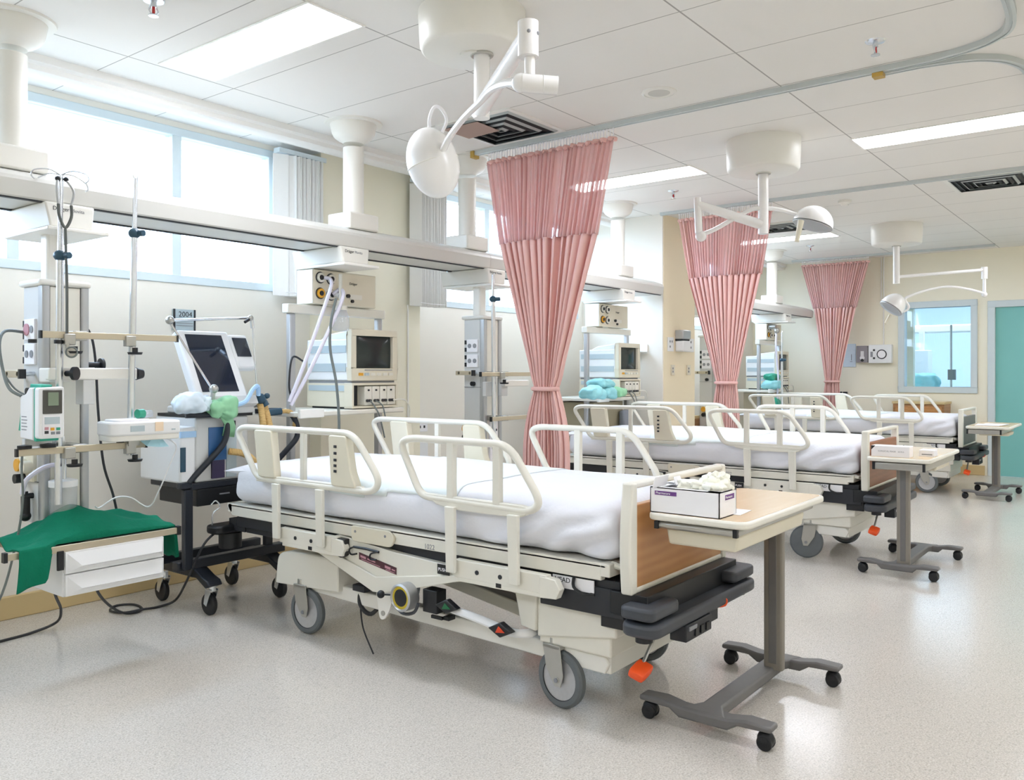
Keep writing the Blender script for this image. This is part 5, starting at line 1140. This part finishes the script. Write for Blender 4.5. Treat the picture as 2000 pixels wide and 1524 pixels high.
# touchscreen: bottom edge near, top leaning away (towards the window)
def slab(name, x0, x1, s0, s1, d0, d1, m, par, bev=0):
    O = Vector((0, 3.955, 1.115)); up = Vector((0, .20, .36)).normalized(); nn = Vector((0, -.36, .20)).normalized()
    vs = []
    for d in (d0, d1):
        for x, s in ((x0, s0), (x1, s0), (x1, s1), (x0, s1)): q = O + up * s - nn * d; vs.append((x, q.y, q.z))
    return M().add(vs, [(0, 1, 2, 3), (7, 6, 5, 4), (0, 4, 5, 1), (1, 5, 6, 2), (2, 6, 7, 3), (3, 7, 4, 0)]).obj(name, m, par, bevel=bev)
sc = slab('screen_case', 2.455, 2.765, 0, .435, 0, .06, 'ventwhite', v, .012)
slab('touchscreen', 2.495, 2.715, .055, .405, -.003, .004, 'screen', sc)
sp = slab('key_panel', 2.765, 2.885, .205, .42, .004, .055, 'ventwhite', v, .012)
slab('dark_keys', 2.782, 2.872, .275, .395, 0, .006, 'screen', sp)
slab('bottom_keys', 2.50, 2.80, -.03, .02, -.02, .05, 'ventbody', sc, .004)
# circuit arm
ar = M().tube([(2.525, 3.93, 1.17), (2.315, 3.99, 1.525)], .006, 8).tube([(2.315, 3.99, 1.53), (2.795, 4.0, 1.565)], .007, 8).tube([(2.81, 4.0, 1.55), (2.84, 3.99, 1.13)], .004, 8).cyl((2.805, 4.0, 1.57), (2.815, 4.0, 1.51), .011).obj('hose_arm', 'chrome', v)
multi('arm_joint', [M().sph((2.315, 3.985, 1.53), .022), M().sph((2.525, 3.925, 1.18), .024).cyl((2.525, 3.93, 1.16), (2.525, 3.95, 1.06), .012), M().sph((2.80, 4.0, 1.565), .017)], 'steel', ar)
M().cyl((2.78, 3.985, 1.555), (2.745, 3.97, 1.54), .008).obj('arm_lever', 'black', ar)
# corrugated breathing hoses
def ribbed(pts, r, n=60):
    P = crom([Vector(p) for p in pts], 24); k = len(P); rr = [r * (1 + .13 * (i % 2)) for i in range(k)]
    m = M(); vs = []; u = None
    for i, p in enumerate(P):
        tn = (P[min(i + 1, k - 1)] - P[max(i - 1, 0)]).normalized()
        if u is None: u = tn.orthogonal().normalized()
        u = (u - tn * u.dot(tn)).normalized(); w = tn.cross(u)
        for q in range(10): a = 2 * math.pi * q / 10; vs.append(p + (u * math.cos(a) + w * math.sin(a)) * rr[i])
    fs = [(i * 10 + q, i * 10 + (q + 1) % 10, (i + 1) * 10 + (q + 1) % 10, (i + 1) * 10 + q) for i in range(k - 1) for q in range(10)]
    return m.add(vs, fs)
hs = ribbed([(2.84, 3.97, 1.10), (2.835, 3.94, 1.02), (2.83, 3.92, .92), (2.83, 3.92, .82), (2.84, 3.93, .72)], .017).obj('breathing_hose', 'hose', v)
ribbed([(2.87, 3.97, 1.08), (2.875, 3.94, 1.0), (2.88, 3.92, .90), (2.87, 3.93, .78)], .017).obj('breathing_hose', 'hose', v)
ribbed([(2.63, 3.95, .845), (2.70, 3.92, .83), (2.76, 3.92, .79), (2.80, 3.93, .73)], .017).obj('breathing_hose', 'hose', v)
ribbed([(2.98, 3.97, 1.045), (3.03, 3.95, 1.04), (3.06, 3.95, 1.00), (3.06, 3.95, .95)], .012).obj('breathing_hose', 'hose', v)
M().cyl((2.90, 3.98, 1.04), (2.98, 3.97, 1.045), .02).sph((2.835, 3.96, 1.12), .03).cyl((2.84, 3.97, 1.14), (2.87, 3.95, 1.08), .018).sph((2.88, 3.96, 1.135), .016).obj('hose_connector', 'knobteal', hs)
M().box((2.78, 4.0, 1.07), (2.90, 4.10, 1.12)).obj('sensor_block', 'ventbody', v, bevel=.006)
M().tube([(2.64, 3.92, 1.09), (2.70, 3.90, 1.11), (2.75, 3.91, 1.17), (2.79, 3.92, 1.19), (2.81, 3.94, 1.14)], .012, 8, smooth=6).obj('blue_tube', 'tubblue', v)
# handles, drawer and trolley frame
M().tube([(2.40, 3.985, 1.045), (2.52, 3.95, 1.045), (2.585, 3.945, 1.035), (2.615, 3.945, .99), (2.61, 3.95, .91), (2.56, 3.96, .84), (2.42, 3.99, .695)], .016, 12, smooth=6).obj('front_handle', 'ventframe', v)
M().tube([(2.90, 4.10, 1.045), (3.02, 4.03, 1.045), (3.05, 3.96, 1.02), (3.075, 3.945, .95), (3.07, 3.945, .89), (3.03, 3.97, .83), (2.95, 4.03, .72)], .016, 12, smooth=6).obj('rear_handle', 'ventframe', v)
M().box((2.43, 3.985, .655), (2.95, 4.38, .692)).box((2.37, 3.98, .665), (2.44, 4.02, .70)).obj('trolley_deck', 'ventframe', v, bevel=.006)
M().box((2.47, 3.99, .565), (2.82, 4.36, .656)).obj('trolley_drawer', 'black', v, bevel=.006)
M().box((2.60, 3.984, .615), (2.66, 3.992, .622)).obj('drawer_pull', 'greyink', v)
for x, y in ((2.42, 4.0), (2.95, 4.05)): M().box((x - .024, y - .016, .25), (x + .024, y + .016, .66)).obj('trolley_post', 'ventframe', v, bevel=.004)
multi('base_bar', [M().box((2.38, 4.02, .235), (3.05, 4.08, .285)), M().box((2.39, 4.25, .235), (3.05, 4.30, .285))], 'ventframe', v, bevel=.006)
multi('base_leg', [M().prism([(4.40, .20), (4.36, .245), (4.05, .25), (3.95, .205), (3.90, .19), (3.88, .165), (3.92, .15), (4.0, .19), (4.36, .19)], 'yz', xx, xx + .08) for xx in (2.47, 2.92)], 'ventframe', v, bevel=.006)
for x, y in ((2.515, 3.92), (2.955, 3.92), (2.515, 4.38), (2.955, 4.38)):
    f = M().cyl((x, y, .165), (x, y, .13), .018).prism([(y - .02, .14), (y + .03, .14), (y + .045, .06), (y + .02, .05)], 'yz', x - .024, x - .020).prism([(y - .02, .14), (y + .03, .14), (y + .045, .06), (y + .02, .05)], 'yz', x + .020, x + .024).obj('caster_fork', 'chrome', v)
    M().lathe([(.036, -.014), (.052, -.014), (.058, -.008), (.058, .008), (.052, .014), (.036, .014), (.036, -.014)], (x, y + .028, .058), (1, 0, 0), 28).obj('tyre', 'black', f)
    M().lathe([(0, -.012), (.037, -.012), (.037, .012), (0, .012)], (x, y + .028, .058), (1, 0, 0), 24).obj('wheel_disc', 'disc', f)
def bag(lb, c, s, m, seed, rotz=0):
    def fn(p):
        d = (p - Vector(c)).normalized(); return p + d * (noise.noise(p * 13 + Vector((seed, 2, 0))) * .040 + noise.noise(p * 34 + Vector((seed, 2, 0))) * .016)
    a = [c[i] - s[i] / 2 for i in range(3)]; b = [c[i] + s[i] / 2 for i in range(3)]
    return tag(M().rb(a, b, min(s) * .3, (22, 18, 14), fn).xf(Matrix.Translation(c) @ Matrix.Rotation(rotz, 4, 'Z') @ Matrix.Translation([-q for q in c])).obj('plastic_bag', m), lb, 'bag')
bag('crumpled pale blue plastic bag lying left of the ventilator\'s screen foot', (2.43, 3.95, 1.105), (.19, .10, .085), 'bagblue', 5)
bag('crumpled green plastic bag drooping over the ventilator\'s front handle', (2.565, 3.915, 1.07), (.12, .08, .11), 'baggreen', 11)
tag(M().add([(2.56, 3.925, 1.03), (2.63, 3.925, 1.04), (2.665, 3.945, .98), (2.67, 3.965, .92), (2.60, 3.965, .93), (2.60, 3.945, .99)], [(0, 1, 2, 5), (5, 2, 3, 4)]).obj('green_wrap', 'baggreen'), 'loose green film hanging in front of the ventilator case', 'plastic film')
bpy.data.objects['green_wrap'].modifiers.new('thickness', 'SOLIDIFY').thickness = .008

# ------------------------------------------------------------------ things on the walls
sg = thing('wall_sign', 'grey and white bed number sign 2004 on the window wall', 'sign', (2.81, 4.69, 1.52))
M().box((2.742, 4.682, 1.518), (2.885, 4.70, 1.645)).obj('sign_plate', 'bluegrey', sg, bevel=.002); M().box((2.742, 4.676, 1.518), (2.752, 4.684, 1.645)).box((2.876, 4.676, 1.518), (2.885, 4.684, 1.645)).obj('sign_edge', 'ink', sg)
text('printed_word', '2004', .045, (2.775, 4.681, 1.60), (1, 0, 0), (0, 0, 1), 'ink', sg)
M().box((2.76, 4.680, 1.545), (2.87, 4.6825, 1.549)).box((2.76, 4.680, 1.56), (2.87, 4.6825, 1.564)).box((2.76, 4.680, 1.575), (2.84, 4.6825, 1.579)).obj('printed_line', 'greyink', sg)
def outlet(lb, y, x0, x1, z0, z1, holes, m='paper', hm='ink', cat='socket', nm='wall_socket'):
    t = thing(nm, lb, cat, ((x0 + x1) / 2, y, z0))
    M().box((x0, y - .012, z0), (x1, y, z1)).obj('face_plate', m, t, bevel=.003)
    for (x, z) in holes: M().box((x - .008, y - .016, z - .010), (x + .008, y - .011, z + .010)).obj('socket_hole', hm, t)
    return t
outlet('white wall socket right of the pilaster, seen through the far side rail', WALL_Y, 4.82, 4.94, .79, .87, [(4.85, .83), (4.90, .83)])
outlet('white trunking box below the wall socket right of the pilaster', WALL_Y, 4.815, 4.945, .56, .755, [], 'ventwhite')
py = 3.79
outlet('left white socket plate on the beige pillar', py, 7.315, 7.43, 1.465, 1.60, [(7.35, 1.56), (7.39, 1.56), (7.35, 1.51)], 'ventwhite', 'greyink')
outlet('right white socket plate on the beige pillar', py, 7.69, 7.87, 1.465, 1.60, [(7.735, 1.565), (7.80, 1.565), (7.735, 1.51), (7.80, 1.51)], 'ventwhite', 'greyink')
t = thing('soap_dispenser', 'grey and white dispenser between the socket plates on the beige pillar', 'dispenser', (7.56, py, 1.46))
M().box((7.475, 3.70, 1.585), (7.645, py, 1.675)).obj('upper_case', 'alu', t, bevel=.01); M().box((7.48, 3.715, 1.57), (7.64, py, 1.588)).obj('dark_gap', 'ink', t); M().box((7.48, 3.70, 1.465), (7.64, py, 1.57)).obj('lower_case', 'ventwhite', t, bevel=.01)
outlet('left small grey switch low on the beige pillar', py, 7.385, 7.455, 1.235, 1.335, [(7.41, 1.30), (7.41, 1.27)], 'cream2', 'greyink', 'switch', 'light_switch')
outlet('right small grey switch low on the beige pillar', py, 7.72, 7.80, 1.235, 1.335, [(7.75, 1.30), (7.75, 1.27)], 'cream2', 'greyink', 'switch', 'light_switch')
t = thing('wall_shelf', 'small white wall bracket beside the pillar on the face painted pale for window light', 'bracket', (7.20, 4.1, 1.45))
M().box((7.10, 3.95, 1.455), (7.23, 4.12, 1.465)).box((7.21, 3.95, 1.44), (7.23, 4.12, 1.53)).obj('bracket_plate', 'white', t, bevel=.003)
bx = BACK_X
def bplate(nm, lb, cat, y0, y1, z0, z1, m, th=.03):
    t = thing(nm, lb, cat, (bx, (y0 + y1) / 2, z0)); M().box((bx - th, y0, z0), (bx, y1, z1)).obj('face_plate', m, t, bevel=.004); return t
t = bplate('wall_gauge', 'white control box with round dial on the back wall, left of the inner window', 'gauge', 2.815, 3.095, 1.38, 1.62, 'ventwhite', .09)
M().torus((bx - .092, 2.93, 1.495), .055, .007, axis=(1, 0, 0)).obj('dial_ring', 'ink', t); M().cyl((bx - .09, 2.93, 1.495), (bx - .096, 2.93, 1.495), .05).obj('dial_face', 'paper', t)
multi('dial_button', [M().sph((bx - .092, 3.025, 1.55), .014), M().sph((bx - .092, 3.025, 1.445), .014)], 'ink', t); M().box((bx - .0915, 3.04, 1.46), (bx - .09, 3.07, 1.53)).obj('printed_line', 'greyink', t)
t = bplate('paper_dispenser', 'grey dispenser on the back wall between the dial box and farthest curtain', 'dispenser', 3.11, 3.255, 1.39, 1.61, mat('dispenser_grey', '#8f8c92', .5), .06)
M().cyl((bx - .062, 3.18, 1.45), (bx - .066, 3.18, 1.45), .03).box((bx - .066, 3.16, 1.47), (bx - .06, 3.20, 1.54)).obj('dispenser_mark', 'paper', t); M().sph((bx - .06, 3.18, 1.42), .02).obj('push_button', 'ink', t)
t = bplate('wall_notice', 'pale blue notice on the back wall, edge of the farthest curtain', 'notice', 3.275, 3.44, 1.33, 1.64, 'bagblue', .01)
M().box((bx - .012, 3.33, 1.42), (bx - .0095, 3.335, 1.50)).box((bx - .012, 3.32, 1.40), (bx - .0095, 3.35, 1.405)).obj('printed_line', 'ink', t)
bplate('wall_socket', 'left small dark socket on the back wall beside the farthest curtain', 'socket', 3.455, 3.51, .93, 1.0, 'ink', .02)
bplate('wall_socket', 'right small dark socket on the back wall beside the farthest curtain', 'socket', 3.385, 3.44, .93, 1.0, 'ink', .02)
tag(M().cyl((bx - .012, 2.925, CEIL), (bx - .012, 2.925, 1.62), .008).cyl((bx - .012, 2.955, CEIL), (bx - .012, 2.955, 2.15), .006).obj('wall_conduit', 'trimw'), 'thin conduit dropping from the ceiling to the dial box on the back wall', 'conduit')
tag(M().cyl((4.76, WALL_Y - .03, .12), (4.76, WALL_Y - .03, CEIL), .022).obj('wall_pipe', 'winframe'), 'slim vertical pipe in the corner right of the pilaster', 'pipe')
tag(M().cyl((4.60, 4.572, .12), (4.60, 4.572, 1.78), .006).obj('wall_conduit', 'trimw'), 'thin conduit running up the pilaster behind the front monitor', 'conduit')
# bedside cabinets
def cabinet(lb, x0, x1, y0, y1, z1):
    t = thing('bedside_cabinet', lb, 'cabinet', ((x0 + x1) / 2, (y0 + y1) / 2, 0), 'wooden bedside cabinets')
    M().box((x0 + .01, y0 + .01, .06), (x1 - .01, y1 - .01, z1 - .03)).obj('cabinet_body', 'cabwood', t, bevel=.004); M().box((x0, y0, z1 - .03), (x1, y1, z1)).obj('cabinet_top', 'tan', t, bevel=.004)
    M().box((x0 + .003, y0 + .04, z1 - .22), (x0 + .012, y1 - .04, z1 - .06)).obj('drawer_front', 'wood', t, bevel=.003); M().cyl((x0 - .012, (y0 + y1) / 2, z1 - .14), (x0 + .005, (y0 + y1) / 2, z1 - .14), .015).obj('drawer_knob', 'ink', t)
    M().box((x0 + .02, y0 + .02, 0), (x1 - .02, y1 - .02, .06)).obj('cabinet_plinth', 'ink', t)
    return t
cabinet('wooden bedside cabinet against the back wall behind the farthest bed', 11.25, 11.66, 2.12, 2.72, .90)
cabinet('low wooden cabinet behind the middle bed, under the service column by the pillar', 8.0, 8.40, 3.95, 4.40, .80)
# next room glimpsed through the inner window
nx = thing('supply_beam', 'pale blue-lit overhead beam in the next room, through the inner window', 'ceiling beam', (14.6, 3.6, 1.98))
M().box((14.5, .4, 1.88), (14.8, 4.9, 2.0)).obj('beam_body', 'offwhite', nx, bevel=.02)
nx = thing('drip_pole', 'drip pole with teal bundles in the next room, through the inner window', 'drip pole', (13.6, 2.5, 0))
M().cyl((13.6, 2.48, 0), (13.6, 2.48, 1.95), .015).obj('lower_tube', 'steel', nx); M().box((13.55, 2.40, .85), (13.65, 2.56, 1.0)).box((13.57, 2.42, 1.15), (13.63, 2.52, 1.3)).obj('pump_body', 'cableg', nx)
bundle('teal bundle in the next room, through the inner window', (13.6, 2.85, 1.10), (.3, .45, .3), 'bagteal', 9)
t = thing('service_column', 'white service column in the next room, through the inner window', 'service column', (14.3, 3.0, .6))
M().box((14.2, 2.9, .6), (14.45, 3.15, 1.6)).obj('column_body', 'ventwhite', t, bevel=.01); M().box((14.29, 2.99, 1.6), (14.36, 3.06, 1.9)).obj('suspension_tube', 'white', t)
# open door leaf edge reflected behind the inner window
